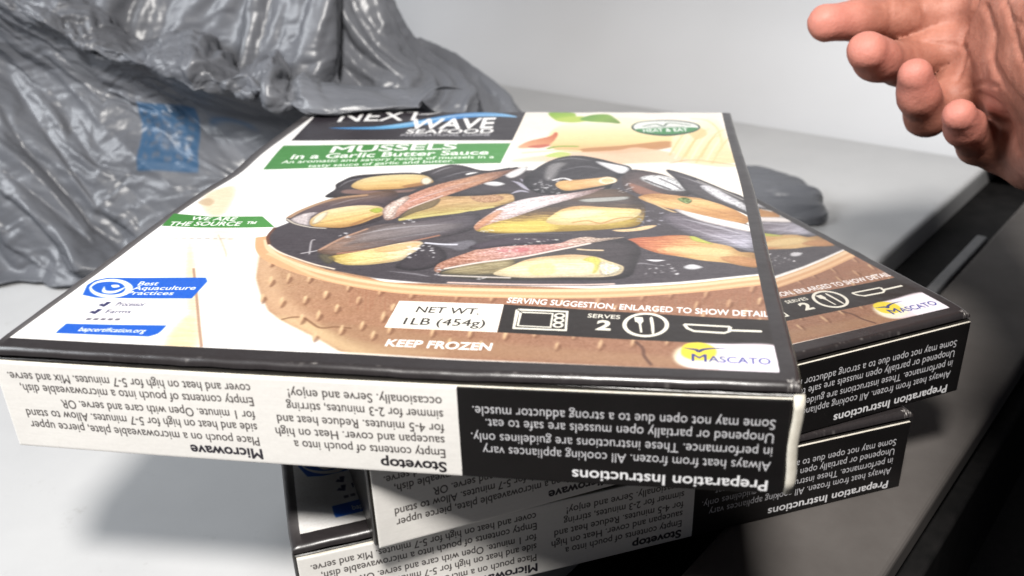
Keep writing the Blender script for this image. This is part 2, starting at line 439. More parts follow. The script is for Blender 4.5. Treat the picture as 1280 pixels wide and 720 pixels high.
    K.put(sl, m, np.clip((sb + .35 * (reg - sb)) * .97 + .02 + (K.n[sl] * .004)[..., None], 0, 1))
    # ---- lower print bar
    F([(622.5, 419.5), (631, 385), (964, 405), (975, 438)], (58, 52, 50), sm=False, soft=.4)
    F([(845, 452), (862, 435), (905, 434), (974, 438), (980, 471), (900, 468), (858, 464)], (244, 232, 238), soft=3)
    F([(900, 434.6), (974, 438), (980.5, 471), (900, 468)], (250, 242, 250), sm=False, soft=1)
    F([(842, 450), (850, 439), (880, 436), (900, 440), (905, 450), (894, 460), (868, 463), (850, 460)], (252, 246, 214), soft=4, alpha=.8)
    F([(852, 442), (858, 434.5), (876, 432.6), (892, 438), (896, 446), (888, 454), (868, 455), (854, 450)], (250, 226, 74), soft=.7)
    Sx([(854, 439), (862, 440.6), (871, 442), (874, 444), (880, 441.5), (894, 440), (914, 440.6)], 1.2, (70, 76, 150), soft=.5, taper=True)
    Tx('M', (865, 456.4), (884, 457.2), (865, 447), (62, 72, 176), bold=.008)
    Tx('ASCATO', (886, 457.3), (964, 460.6), (886, 449.5), (62, 72, 176), bold=.006)
    F([(481, 413), (500, 379.5), (631, 385), (622, 419.5)], (252, 248, 238), sm=False, soft=.5)
    Tx('NET WT.', (520, 394), (599, 397.5), (520, 386.6), (60, 54, 50), bold=.006)
    Tx('1LB (454g)', (504, 409), (606, 412.6), (504, 400.6), (60, 54, 50), bold=.006)
    Tx('KEEP FROZEN', (481, 436.5), (614, 442), (481, 427.6), WHITE, bold=.03)
    Tx('SERVING SUGGESTION. ENLARGED TO SHOW DETAIL', (634, 382.6), (962, 401), (634, 376), (255, 250, 250), bold=.022)
    W2 = (244, 240, 226)
    Sx([(648, 391.4), (710, 394), (708, 417), (643, 414.4), (648, 391.4)], 1.3, W2, sm=False, soft=.4)
    Sx([(652, 394.6), (692, 396.4), (689, 413.4), (648, 411.4), (652, 394.6)], .9, W2, sm=False, soft=.4)
    for (x, y) in ((700.5, 399), (699.6, 404.6), (698.5, 410.6)):
        Sx([(x + 5.5 * math.cos(t), y + 2.5 * math.sin(t)) for t in np.linspace(0, 2 * math.pi, 17)], .8, W2, soft=.4)
    Tx('SERVES', (735, 400.8), (776, 403), (735, 396), W2, bold=.022)
    Tx('2', (745, 416), (764, 417), (745, 404), W2, bold=.04)
    Sx([(808 + 26.5 * math.cos(t), 410.4 + 14 * math.sin(t)) for t in np.linspace(0, 2 * math.pi, 33)], 1.3, W2, soft=.4)
    for dx in (-4, -.5, 3): Sx([(799.5 + dx, 400.6 + dx * .05), (800.5 + dx, 406.6)], .9, W2, soft=.4)
    F([(796, 406), (804.5, 406.5), (802.5, 409.4), (803.8, 420), (801, 420), (799.2, 409)], W2, sm=False, soft=.4)
    F([(813, 402), (816.5, 401), (818.6, 411), (818.4, 421), (815.6, 421), (814.4, 412)], W2, soft=.4)
    Sx([(856, 409.6), (860, 414.6), (868, 418.2), (906, 420.6), (912, 418.8), (913.5, 412.8)], 1.1, W2, sm=False, soft=.4)
    Sx([(856, 409.6), (913.5, 412.8)], 1.0, W2, soft=.4); Sx([(913, 417.3), (953, 419)], 1.2, W2, soft=.4)
    # the black border closes the picture
    F([(974.5, 468), (905.5, 146), (904, 138), (930, 138), (1030, 500), (975, 500)], INK, sm=False, soft=.4)
    F([(12, 428), (430, 447), (976, 470.5), (1020, 500), (430, 490), (-30, 460)], INK, sm=False, soft=.4)
    # worn ink along the folds
    r3 = random.Random(11)
    for q in range(46):
        t = r3.random() ** .6; x = -8 + t * 1008; y = 441 + t * 46.5 + r3.uniform(-1.2, 1.6)
        Sx([(x, y), (x + r3.uniform(1, 7), y + r3.uniform(-.3, .6))], r3.uniform(.25, .6), (200, 196, 190), soft=.8, alpha=r3.uniform(.15, .5))
    for q in range(34):
        x = 1001 - abs(r3.gauss(0, 9)); y = 485 + r3.uniform(-9, 3)
        F([(x, y), (x + r3.uniform(1, 4), y + r3.uniform(-1, 1)), (x + r3.uniform(0, 3), y + r3.uniform(1, 2.6))], (236, 232, 226), sm=False, soft=.5, alpha=r3.uniform(.4, .95))
    Sx([(1006.4, 486), (916.6, 145)], .45, (216, 208, 150), sm=False, soft=.6, alpha=.75)
    for q in range(60):
        t = r3.random(); x = 1006.5 - t * 90 + r3.uniform(-.6, 0); y = 487 - t * 344
        Sx([(x, y), (x - 1.1, y - r3.uniform(2, 9))], r3.uniform(.3, .8), (206, 200, 150), soft=.8, alpha=r3.uniform(.2, .7))
    K.a += (K.n * .006)[..., None]
    return K.image('carton_top_print')

def mussels(F0, Sx):
    def F(*a, **k):
        c0 = a[1]
        k.setdefault('vol', .13 if c0[0] - c0[2] > 50 else .30); k.setdefault('lines', .035)
        F0(*a, **k)
    r4 = random.Random(3)
    def specks(x0, y0, x1, y1, n, c=(236, 234, 238), w=.8):
        for q in range(n):
            x = r4.uniform(x0, x1); y = r4.uniform(y0, y1); l = r4.uniform(1, 6)
            Sx([(x, y), (x + l * .5, y + r4.uniform(-1.2, 1.2)), (x + l, y + r4.uniform(-1, 1))], r4.uniform(.4, w), c, soft=.7, alpha=r4.uniform(.4, .95))
    DK = (84, 77, 82)
    # far shell with its meat, and the closed shell beside it
    F([(409, 250), (421, 240), (422, 234), (430, 229), (446, 223), (476, 220.6), (520, 219.6), (545, 226), (548, 238), (500, 246), (440, 250)], DK, (104, 92, 92), [(430, 226), (540, 244)], soft=1)
    F([(428, 243), (440, 240), (480, 242), (520, 240), (540, 240), (500, 245), (440, 246)], (196, 150, 140), soft=2, alpha=.6)
    F([(441, 236), (452, 228), (474, 223.4), (505, 221.6), (530, 222.4), (541, 226), (544, 231), (528, 235), (505, 239), (478, 240.5), (455, 241)], (252, 228, 172), [(247, 205, 138), (226, 168, 100)], [(490, 222), (492, 241)], soft=1.2, streak=.03)
    F([(505, 236), (530, 231), (540, 233), (520, 238)], (150, 100, 70), soft=2, alpha=.6)
    F([(529, 228), (536, 225), (543, 229), (537, 234), (530, 233)], (246, 232, 206), soft=1.5)
    F([(528, 220), (540, 216.4), (555, 212), (567, 209.6), (582, 211), (600, 215.6), (616, 216.6), (640, 213), (610, 222), (585, 230), (556, 238), (540, 243), (545, 232), (538, 224)], (96, 88, 92), [(76, 70, 76), (104, 96, 102)], [(540, 214), (560, 240)], soft=1, streak=.02)
    F([(584, 221), (592, 219), (601, 219), (596, 222.4), (587, 223)], (250, 248, 248), soft=1)
    Sx([(548, 238), (566, 230), (590, 222.5)], 1.6, (160, 160, 164), soft=1.5, alpha=.7)
    # left open mussel
    F([(360, 277.5), (382, 265), (420, 251), (460, 245.6), (492, 241), (500, 250), (488, 262), (481, 277.5), (460, 285), (429, 291), (401, 289), (382, 287.4), (367, 284)], (150, 118, 100), [(120, 100, 104), (112, 98, 104)], [(420, 250), (424, 272)], soft=1, streak=.02)
    Sx([(362, 277), (382, 266), (420, 252.5), (462, 247)], 2.2, (206, 164, 130), soft=1.2, alpha=.85)
    F([(364, 279), (384, 271), (420, 264), (450, 258), (480, 258), (480, 274), (440, 288), (401, 288.4), (370, 284)], (118, 98, 106), soft=2)
    F([(365, 280), (374, 274), (388, 270), (400, 270), (392, 275), (389, 284), (398, 287), (380, 286)], (214, 200, 200), soft=1.5, grain=.03)
    F([(389, 283.5), (392, 277), (407, 268), (429, 263), (453, 260.6), (476, 262), (482, 266), (480, 273), (468, 278), (453, 284), (429, 289), (402, 288.4), (392, 287)], (248, 224, 180), [(250, 214, 150), (244, 196, 122), (206, 152, 92)], [(430, 262), (436, 290)], soft=1.2, streak=.03)
    F([(392, 285), (396, 275), (412, 269), (404, 280)], (252, 240, 214), soft=2.5, alpha=.8)
    Sx([(440, 286), (458, 279), (478, 272)], 1.6, (170, 116, 80), soft=1.5, alpha=.7)
    F([(464, 267), (474, 264), (481, 267.4), (472, 270.5)], (180, 204, 80), soft=1)
    Sx([(360, 278), (370, 284), (390, 288.6), (410, 290)], .9, (226, 214, 196), soft=.8)
    # long ridged shell
    F([(500, 279), (519, 262), (547, 250), (574, 246), (605, 246), (640, 244), (650, 252), (627, 261), (605, 266), (574, 271), (542, 275), (511, 279)], (170, 140, 98), [(226, 180, 132), (196, 168, 112), (206, 196, 112)], [(570, 246), (574, 273)], soft=1.3, streak=.04)
    F([(500, 278), (510, 268), (530, 258), (552, 252), (545, 262), (520, 270)], (122, 110, 84), soft=2, alpha=.8)
    Sx([(500, 278.6), (540, 273.6), (580, 268.6), (620, 262)], 1.8, (216, 206, 130), soft=1.3)
    F([(590, 249), (612, 246), (632, 250), (622, 256), (600, 256)], (204, 156, 124), soft=1.5, grain=.06)
    F([(600, 236), (640, 216), (668, 222), (700, 244), (690, 254), (650, 258), (640, 246), (600, 248), (560, 248)], (90, 82, 88), soft=2)
    F([(481, 266), (492.5, 256), (511, 246), (542, 235.6), (574, 228), (605, 220.6), (636, 215), (659, 212.6), (640, 219), (620, 228), (605, 233), (574, 243.6), (550, 252), (527, 259.5), (511, 267), (499, 275.6), (489, 279.4), (482, 277.6)],
      (214, 160, 146), [(222, 150, 138), (206, 142, 122), (200, 146, 122), (150, 112, 104)], [(490, 270), (640, 218)], soft=1, streak=.05, grain=.03)
    Sx([(494, 254.5), (542, 235), (600, 220.5), (650, 213)], 2.4, (78, 70, 74), soft=1.2)
    F([(481, 266), (492, 257), (508, 249), (514, 252), (500, 264), (495, 275), (486, 279), (482, 275)], (240, 216, 204), soft=2, grain=.08, alpha=.85)
    Sx([(512, 265), (530, 258), (556, 248)], .9, (240, 220, 210), soft=.8)
    F([(606, 233), (620, 230), (634, 233), (622, 236)], (240, 238, 240), soft=1)
    for P in ([(641, 229), (650, 232), (658, 238), (664, 242)], [(652, 226), (662, 234), (668, 240)], [(640, 246), (652, 242), (664, 244)], [(630, 223), (648, 219), (660, 215)]):
        Sx(P, 2.2, (206, 202, 222), soft=1, alpha=.85, taper=True)
    F([(634, 222), (650, 214), (662, 212), (656, 220), (642, 226)], (248, 244, 244), soft=1.2, alpha=.9)
    # grey shell across the middle with the cream mussel under it
    F([(398, 318), (414, 309), (429, 301), (453, 292), (476, 285), (520, 281), (560, 275), (594, 268), (606, 282), (596, 290), (560, 300), (510, 308), (461, 317.4), (430, 322), (412, 323)], (172, 138, 122), [(140, 120, 116), (124, 112, 118), (104, 96, 104)], [(410, 314), (590, 282)], soft=1, streak=.035)
    F([(480, 288), (530, 284), (580, 284), (560, 293), (500, 301), (450, 308), (430, 312)], (166, 156, 156), soft=6, alpha=.55)
    Sx([(400, 317), (429, 302), (462, 290)], 1.4, (206, 160, 140), soft=1.2, alpha=.8)
    Sx([(422, 321), (461, 316), (512, 306.6), (552, 298)], 1.4, (190, 130, 112), soft=1.3, alpha=.8)
    specks(424, 294, 436, 301, 9); specks(505, 279, 530, 284, 6)
    F([(412, 326), (420, 323), (445, 319), (468, 314.5), (500, 308), (524, 305.6), (531, 309), (523, 317), (512, 323), (503, 329), (477, 333), (453, 335), (429, 334)], (214, 190, 100), [(250, 224, 150), (252, 216, 156), (250, 232, 196)], [(415, 328), (515, 318)], soft=1.2, streak=.03)
    F([(470, 316), (505, 308.5), (527, 308), (515, 314), (485, 319)], (244, 180, 124), soft=2, alpha=.7)
    F([(400, 322), (412, 322), (420, 328), (412, 334), (402, 328)], (120, 112, 84), soft=3, alpha=.8)
    F([(503, 330), (512, 324), (524, 317), (531, 309), (552, 314), (560, 326), (548, 336), (520, 342), (496, 338)], (80, 72, 78), soft=1.5)
    specks(510, 311, 544, 326, 22, w=1.3)
    F([(532, 308), (560, 308), (590, 304), (598, 309), (580, 318), (566, 316), (550, 312)], (140, 136, 146), soft=2, alpha=.8)
    Sx([(532, 307.5), (556, 309.5), (574, 310)], 1.4, (222, 222, 234), soft=1)
    # far centre: big dark round shell and its orange meat
    F([(656, 232), (660, 223), (671, 215), (687, 206), (706, 200), (727, 198.6), (749, 202), (773, 208), (788, 212), (790, 219), (778, 224), (768, 232), (756, 242), (700, 246), (672, 244)], (96, 92, 96), [(72, 68, 74), (84, 80, 86)], [(680, 204), (740, 232)], soft=1, streak=.015)
    F([(682, 226), (686, 212), (698, 207), (712, 208), (704, 214), (698, 224), (690, 230)], (166, 162, 164), soft=3.5, alpha=.8)
    F([(746, 206), (764, 208), (784, 212), (788, 216), (780, 221), (768, 218)], (244, 242, 246), soft=1.8)
    specks(662, 226, 704, 246, 22, w=1.2)
    F([(696, 235), (702, 230), (722, 228.4), (749, 226), (761, 224.5), (771, 227), (771.5, 231), (759, 235), (736, 239), (715, 242), (704, 241)], (244, 190, 126), [(246, 186, 130), (250, 212, 164)], [(700, 236), (765, 228)], soft=1, streak=.03)
    Sx([(752, 228), (760, 226), (768, 227.4), (769, 231), (758, 233), (752, 231), (752, 228)], 1.2, (252, 240, 214), soft=.7)
    Sx([(692, 229), (706, 226.5), (716, 229)], 1.6, (238, 236, 238), soft=1)
    # right: brown shell, dark blade, orange mussel with white lip
    F([(778, 226), (788, 217), (800, 216), (830, 221.6), (852, 232), (862, 246), (830, 249), (800, 246), (782, 240)], (104, 90, 92), [(128, 104, 100), (92, 82, 86)], [(790, 220), (850, 244)], soft=1, streak=.02)
    F([(800, 226), (818, 222), (842, 226), (858, 240), (842, 242), (828, 239), (812, 233)], (236, 236, 238), soft=2, grain=.09)
    Sx([(806, 228), (822, 234), (838, 240)], 1.4, (120, 116, 120), soft=1.4); Sx([(824, 226), (840, 233), (852, 240)], 1.2, (150, 146, 150), soft=1.2)
    F([(786, 232), (800, 236), (828, 245), (850, 247), (820, 249), (796, 245)], (176, 122, 108), soft=1.5, alpha=.8)
    F([(798, 250), (819, 245.4), (850, 248), (881, 252), (905, 259), (922, 269), (936, 279), (920, 286), (889, 277), (858, 269), (835, 264), (814, 258)], (206, 150, 102), [(248, 198, 134), (246, 186, 126), (214, 150, 96)], [(850, 248), (856, 270)], soft=1.2, streak=.03)
    F([(846, 252), (856, 250), (864, 254), (858, 258)], (130, 160, 90), soft=1, grain=.1)
    F([(833.5, 216.8), (840, 216), (870, 225.4), (905, 241), (929, 252), (937, 273), (924, 269), (900, 259), (870, 249), (856, 240), (846, 228)], (90, 84, 90), (104, 98, 102), [(840, 220), (930, 262)], soft=.8, streak=.02)
    F([(874, 236), (888, 236), (910, 248), (930, 260), (935, 270), (918, 262), (896, 252)], (226, 224, 230), soft=1.6, streak=.06, grain=.04)
    Sx([(870, 228), (900, 241), (928, 254)], 1.0, (170, 164, 160), soft=1)
    Sx([(806, 252), (835, 266), (870, 277)], 1.2, (226, 190, 140), soft=1)
    F([(826, 275), (842, 269), (870, 275), (938, 293), (944, 318), (920, 314), (890, 307), (860, 296), (838, 286)], (128, 118, 130), [(146, 136, 148), (206, 202, 220)], [(840, 275), (942, 306)], soft=1.2, streak=.03)
    F([(843, 264.4), (860, 268), (890, 275), (937, 286.6), (939.5, 295), (900, 286), (870, 278), (848, 269)], (250, 240, 238), soft=.8)
    # ridge of the big centre mussel, its yellow hollow and the meat
    F([(596, 291.6), (605, 283), (640, 272), (700, 252), (760, 240), (788, 246), (806, 262), (800, 284), (768, 289.6), (734, 292.4), (687, 294.6), (640, 296), (610, 295)], (128, 106, 92), [(104, 92, 92), (140, 116, 88), (226, 196, 96), (232, 204, 104)], [(690, 250), (694, 294)], soft=1.2, streak=.03)
    F([(600, 291), (616, 285), (650, 282), (684, 280), (700, 287), (690, 293.4), (640, 295)], (236, 208, 104), soft=2, streak=.03)
    F([(724, 254.4), (740, 252), (770, 250), (786, 249.6), (784, 253), (760, 256), (736, 257)], (196, 196, 190), soft=1.5)
    F([(684, 281), (692, 273), (706, 265), (727, 261.4), (757, 263), (781, 264), (801, 266), (797, 274), (781, 279.6), (749, 285), (718, 285.6), (695, 285)], (238, 178, 130), [(252, 222, 150), (253, 232, 172), (240, 196, 140)], [(730, 261), (736, 286)], soft=1.2, streak=.03)
    F([(700, 270), (724, 266), (760, 268), (740, 275), (706, 278)], (254, 242, 196), soft=4, alpha=.7)
    Sx([(716, 282.5), (735, 280), (752, 283), (770, 277.5), (792, 275)], .9, (206, 140, 84), soft=1, alpha=.8)
    F([(594, 288), (599, 281.6), (614, 271), (627, 263), (652, 253.6), (680, 248.8), (695, 247.4), (718, 244.6), (740, 241), (758, 237.6), (740, 246), (715, 253), (687, 261), (663, 269), (640, 277), (621, 282), (606, 287.6), (598, 292)],
      (226, 158, 130), [(238, 212, 212), (244, 230, 232), (236, 212, 212), (170, 136, 134)], [(596, 288), (745, 241)], soft=.9, streak=.05, grain=.035)
    F([(596, 289), (606, 278), (622, 268), (630, 268), (618, 278), (604, 287)], (224, 150, 120), soft=2, alpha=.7)
    specks(600, 290, 616, 294, 6); specks(772, 232, 790, 246, 12); specks(795, 262, 826, 286, 26, (186, 182, 196), 1.1)
    F([(766, 291.4), (790, 289.4), (806, 286), (821, 285), (814, 289), (800, 292), (778, 293.6)], (242, 206, 160), soft=1)
    # red mussel low right
    F([(784, 304), (800, 300.4), (819, 299.4), (839, 297.6), (862, 298.4), (886, 306), (912, 312), (925, 319), (945, 322), (948, 338), (933, 338), (909, 333), (878, 329.6), (847, 324), (823, 320), (800, 312)],
      (214, 116, 96), [(232, 140, 104), (246, 196, 132), (244, 196, 136), (178, 136, 90)], [(790, 306), (946, 330)], soft=1.3, streak=.03)
    F([(826, 314), (846, 312), (890, 313), (916, 318), (912, 326), (880, 324), (846, 320)], (252, 216, 156), soft=3, alpha=.85)
    F([(900, 326), (925, 325), (947, 330), (948, 338), (920, 335)], (206, 140, 100), soft=2, alpha=.7)
    F([(862, 299), (868, 299), (876, 302), (892, 309), (878, 307), (866, 304)], (192, 208, 96), soft=.8)
    Sx([(808, 328.4), (820, 329.4), (833, 329)], 1.6, (248, 246, 250), soft=.8, taper=True)
    F([(855, 337), (866, 334), (880, 338), (868, 341), (858, 340)], (226, 224, 230), soft=1.2)
    specks(806, 334, 850, 346, 16); specks(813, 315, 836, 318, 8, (240, 206, 150))
    # wet light along the shells
    for P, w, al in [([(424, 238), (440, 229), (470, 224)], .9, .5), ([(540, 222), (556, 215), (570, 212)], 1.2, .5), ([(548, 228), (580, 219), (606, 217)], .8, .5),
                     ([(412, 262), (440, 254), (478, 248)], 1.0, .4), ([(440, 300), (490, 290), (560, 284)], 1.6, .35), ([(470, 306), (520, 298), (566, 292)], 1.0, .3),
                     ([(690, 206), (716, 202), (744, 205)], 1.0, .5), ([(700, 218), (730, 212), (760, 216)], 1.4, .3), ([(846, 222), (880, 234), (912, 250)], 1.2, .5),
                     ([(850, 276), (890, 286), (934, 299)], 1.6, .5), ([(850, 284), (890, 298), (930, 309)], 1.0, .35), ([(620, 276), (660, 264), (700, 256)], .8, .7), ([(640, 268), (690, 254), (740, 244)], .7, .6),
                     ([(500, 262), (540, 247), (590, 233)], .9, .55), ([(520, 250), (570, 236), (620, 224)], .7, .5), ([(600, 300), (650, 296), (720, 296)], 1.0, .3), ([(780, 340), (800, 333), (826, 336)], 1.2, .4), ([(484, 342), (520, 346), (540, 350)], 1.2, .35)]:
        Sx(P, w, (232, 230, 238), soft=1.2, alpha=al, taper=True)
    # pink ridge low centre, its hollow and the pale meat
    F([(548, 345), (560, 338), (600, 330), (660, 318), (720, 308), (770, 300), (800, 312), (796, 336), (780, 352), (700, 355), (600, 354)], (112, 106, 90), [(92, 84, 88)], [(560, 345), (760, 320)], soft=1.5)
    F([(552, 345), (575, 338), (612, 332), (645, 330), (632, 345), (600, 348), (570, 347)], (172, 160, 122), soft=2, streak=.04)
    F([(618, 346), (640, 337), (664, 328), (700, 323.4), (722, 322.4), (746, 325), (760, 329.6), (774, 334), (781, 338), (776, 346.6), (754, 350.6), (707, 351.4), (660, 352), (630, 350)], (240, 190, 150), [(250, 222, 172), (253, 232, 186), (252, 230, 190)], [(660, 324), (664, 352)], soft=1.2, streak=.02)
    F([(664, 338), (690, 334), (694, 346), (668, 348)], (254, 240, 150), soft=4, alpha=.7)
    F([(730, 329), (742, 325), (752, 330), (748, 342), (742, 346), (744, 334)], (206, 216, 96), soft=2.5, alpha=.85)
    F([(752, 332), (772, 335), (778, 340), (764, 348), (752, 346)], (250, 238, 208), soft=1.5, grain=.05)
    F([(544, 340), (549, 333.6), (562, 328), (586, 320), (602, 315), (625, 313), (656, 311), (697, 309), (716, 303), (735, 300), (751, 301.4), (782, 300), (754, 305.4), (722, 311.4), (691, 318), (660, 324.4), (641, 327), (609, 331), (578, 335), (556, 340), (551, 344.6), (546, 344)],
      (186, 128, 112), [(206, 146, 132), (226, 170, 168), (222, 150, 152), (222, 190, 176), (196, 176, 160)], [(546, 340), (770, 302)], soft=.9, streak=.04, grain=.04)
    F([(640, 318), (650, 314), (664, 315), (656, 320)], (226, 116, 136), soft=2, alpha=.8); F([(622, 318), (634, 315), (636, 320)], (230, 130, 150), soft=2, alpha=.6)
    Sx([(556, 340), (600, 332.6), (650, 326.6), (700, 316.6), (740, 308)], 1.3, (244, 226, 216), soft=.8)
    F([(590, 312), (640, 300), (700, 303), (690, 308), (640, 311), (600, 316)], (96, 84, 96), soft=2)
    specks(640, 302, 700, 311, 22, (216, 214, 208)); specks(544, 336, 552, 348, 8); specks(620, 313, 660, 321, 10, (246, 206, 206))
    Sx([(722, 315.6), (736, 316.6), (756, 317)], 1.3, (232, 206, 170), soft=.8)
    Sx([(552, 348), (600, 350.4), (640, 352)], 1.1, (222, 210, 200), soft=.9)
    Sx([(560, 357), (640, 360), (720, 360.4), (770, 359)], 1.2, (236, 206, 196), soft=.8); specks(596, 350, 612, 354, 5)

# ------------------------------------------------------------------ the print on the front panel (reads upside down as the cartons lie)
def paint_front():
    H = homog([(-20, 440.5), (1007, 487), (990, 617), (20, 561)], [(235, 35.01), (0, 35.01), (0, 0), (235, 0)])
    K = Canvas(235, 35.01, H, (244, 241, 236))
    F, Sx, Tx = K.fill, K.stroke, K.text
    K.a += (K.st * .003)[..., None]
    F([(580, 480), (1030, 500), (1015, 640), (587, 600)], (24, 21, 22), sm=False, soft=.5)
    D = (74, 68, 66); L = (226, 226, 230)
    def line(t, a, b, c, bold=0.0, h=3.0):
        # a, b: middle of the small letters at both ends
        qa, qb = K.T([a, b])
        ex = (qb - qa) / np.linalg.norm(qb - qa); ey = np.array([ex[1], -ex[0]])
        E = glyph_edges(t, bold)
        x0, x1 = E[..., 0].min(), E[..., 0].max()
        hh = h * PXM
        o = qa - ey * hh * .36
        Q = o + ((E[..., 0] - x0) / (x1 - x0))[..., None] * (qb - qa) + (E[..., 1] / glyph_edges('H', bold)[..., 1].max())[..., None] * hh * ey
        sl, m = K.cover(Q, 0)
        if sl is not None: K.put(sl, m, np.array(c, np.float32) / 255)
    for t, a, b in [('Always heat from frozen. All cooking appliances vary', (964, 581), (612, 563)), ('in performance. These instructions are guidelines only.', (966, 564), (598, 547)),
                    ('Unopened or partially open mussels are safe to eat.', (968, 547.5), (616, 530.5)), ('Some may not open due to a strong adductor muscle.', (970, 531), (600, 515))]:
        line(t, a, b, L, .004, 3.1)
    line('Preparation Instructions', (960, 604), (722, 592), (244, 244, 246), .022, 3.6)
    for t, a, b in [('Empty contents of pouch into a', (565.5, 567.5), (376, 557)), ('saucepan and cover. Heat on high', (565, 552), (353, 541.5)), ('for 4-5 minutes. Reduce heat and', (564.5, 537), (355, 526)),
                    ('simmer for 2-3 minutes, stirring', (563.5, 520.5), (367, 510.5)), ('occasionally. Serve and enjoy!', (562, 504.5), (369, 494.5)),
                    ('Place pouch on a microwaveable plate, pierce upper', (332, 553.5), (40, 534)), ('side and heat on high for 5-7 minutes. Allow to stand', (329.5, 537), (35, 519.5)),
                    ('for 1 minute. Open with care and serve. OR', (327, 522), (80, 508)), ('Empty contents of pouch into a microwaveable dish,', (325, 505), (28, 488.5)), ('cover and heat on high for 5-7 minutes. Mix and serve.', (321.5, 489), (12, 473.5))]:
        line(t, a, b, D, .004, 3.0)
    line('Stovetop', (567, 584), (485, 579.5), (34, 30, 34), .024, 3.6)
    line('Microwave', (336, 569), (245, 563.5), (34, 30, 40), .024, 3.6)
    K.a += (K.n * .003)[..., None]
    return K.image('carton_front_print', .6, .80)

IM_TOP = paint_top()
IM_FRONT = paint_front()

# ------------------------------------------------------------------ materials
def print_mat(name, im, rough=.3, spec=.5, bump=.05, bscale=60):
    M = Mat(name)
    tx = M.node('ShaderNodeTexImage'); tx.image = im; tx.interpolation = 'Cubic'; tx.extension = 'EXTEND'
    uv = M.node('ShaderNodeUVMap'); M.link(uv.outputs[0], tx.inputs[0])
    M.link(tx.outputs[0], M.p.inputs['Base Color'])
    n1 = M.noise(bscale, 3, .6); n2 = M.noise(900, 2, .5)
    mr = M.node('ShaderNodeMapRange'); mr.inputs[3].default_value = rough - .06; mr.inputs[4].default_value = rough + .14
    M.link(n1.outputs[0], mr.inputs[0]); M.link(mr.outputs[0], M.p.inputs['Roughness'])
    b = M.bump(n1.outputs[0], bump, .004); b2 = M.bump(n2.outputs[0], .05, .0004, b.outputs[0])
    M.link(b2.outputs[0], M.p.inputs['Normal'])
    M.p.inputs['Specular IOR Level'].default_value = spec
    return M.m
M_TOP = print_mat('printed_carton_top', IM_TOP, .27, .55, .12, 45)
M_FRONT = print_mat('printed_carton_front', IM_FRONT, .42, .4, .06)

M = Mat('black_coated_board')
n = M.noise(160, 5, .6); r = M.ramp(n.outputs[0], [(.3, (.010, .009, .008)), (.75, (.022, .019, .016))])
M.link(r.outputs[0], M.p.inputs['Base Color']); M.set(Roughness=.3)
b = M.bump(M.noise(70, 4).outputs[0], .12, .003); M.link(b.outputs[0], M.p.inputs['Normal']); M_BLACK = M.m

M = Mat('raw_board_edge')
n = M.noise(300, 4, .6); r = M.ramp(n.outputs[0], [(.3, (.46, .43, .36)), (.7, (.60, .57, .50))])
M.link(r.outputs[0], M.p.inputs['Base Color']); M.set(Roughness=.75); M_RAW = M.m

M = Mat('white_enamel')
n = M.noise(9, 6, .6); r = M.ramp(n.outputs[0], [(.3, (.345, .345, .348)), (.7, (.40, .40, .40))])
n2 = M.noise(55, 6, .75); r2 = M.ramp(n2.outputs[0], [(.62, (1, 1, 1)), (.74, (.70, .68, .65))])
mx = M.node('ShaderNodeMix', data_type='RGBA', blend_type='MULTIPLY'); mx.inputs[0].default_value = .55
M.link(r.outputs[0], mx.inputs[6]); M.link(r2.outputs[0], mx.inputs[7]); M.link(mx.outputs[2], M.p.inputs['Base Color'])
M.set(Roughness=.42); b = M.bump(M.noise(420, 3).outputs[0], .05, .0006); M.link(b.outputs[0], M.p.inputs['Normal']); M_WHITE = M.m

M = Mat('wall_panel')
n = M.noise(4, 5, .55); r = M.ramp(n.outputs[0], [(.3, (.455, .46, .475)), (.7, (.49, .495, .51))])
M.link(r.outputs[0], M.p.inputs['Base Color']); M.set(Roughness=.55); M_WALL = M.m

M = Mat('grey_rim_plastic')
n = M.noise(24, 6, .65); r = M.ramp(n.outputs[0], [(.3, (.068, .061, .057)), (.7, (.092, .084, .079))])
n2 = M.noise(110, 5, .8); r2 = M.ramp(n2.outputs[0], [(.66, (1, 1, 1)), (.73, (.55, .52, .5))])
mx = M.node('ShaderNodeMix', data_type='RGBA', blend_type='MULTIPLY'); mx.inputs[0].default_value = .5
M.link(r.outputs[0], mx.inputs[6]); M.link(r2.outputs[0], mx.inputs[7]); M.link(mx.outputs[2], M.p.inputs['Base Color'])
M.set(Roughness=.8, Specular_IOR_Level=.12); M_RIM = M.m

M = Mat('black_rubber')
n = M.noise(90, 4); r = M.ramp(n.outputs[0], [(.3, (.006, .006, .006)), (.8, (.014, .013, .013))])
M.link(r.outputs[0], M.p.inputs['Base Color']); M.set(Roughness=.7, Specular_IOR_Level=.05); M_RUBBER = M.m

# ------------------------------------------------------------------ the white deck, its black seal and grey rim, the wall behind, the dark floor
# all run along a direction d (about 57 degrees), n is measured across it to the right
DA = math.radians(58.0)
dv = np.array([math.cos(DA), math.sin(DA)]); nv = np.array([math.sin(DA), -math.cos(DA)])
def strip(name, n0, n1, z0, z1, s0, s1, mat, bevel, kind='structure', seg=4):
    bm = box_bm(s0, s1, -n1, -n0, z0, z1, bevel, seg)
    o = bm_obj(name, bm, mat, smooth=False)
    o.rotation_euler.z = DA
    if kind: tag(o, kind=kind)
    return o
WALL_S = 0.60
strip('deck', -1.6, .0845, -.05, 0.0, -1.2, WALL_S + .02, M_WHITE, .004)
strip('seal_channel', .0805, .19, -.09, -.018, -1.2, WALL_S + .02, M_RUBBER, .002)
strip('rim', .127, .1835, -.014, 0.0, -1.2, WALL_S + .02, M_RIM, .003)
M = Mat('lit_edge_grey')
n = M.noise(120, 4); r = M.ramp(n.outputs[0], [(.3, (.06, .06, .062)), (.7, (.09, .09, .092))])
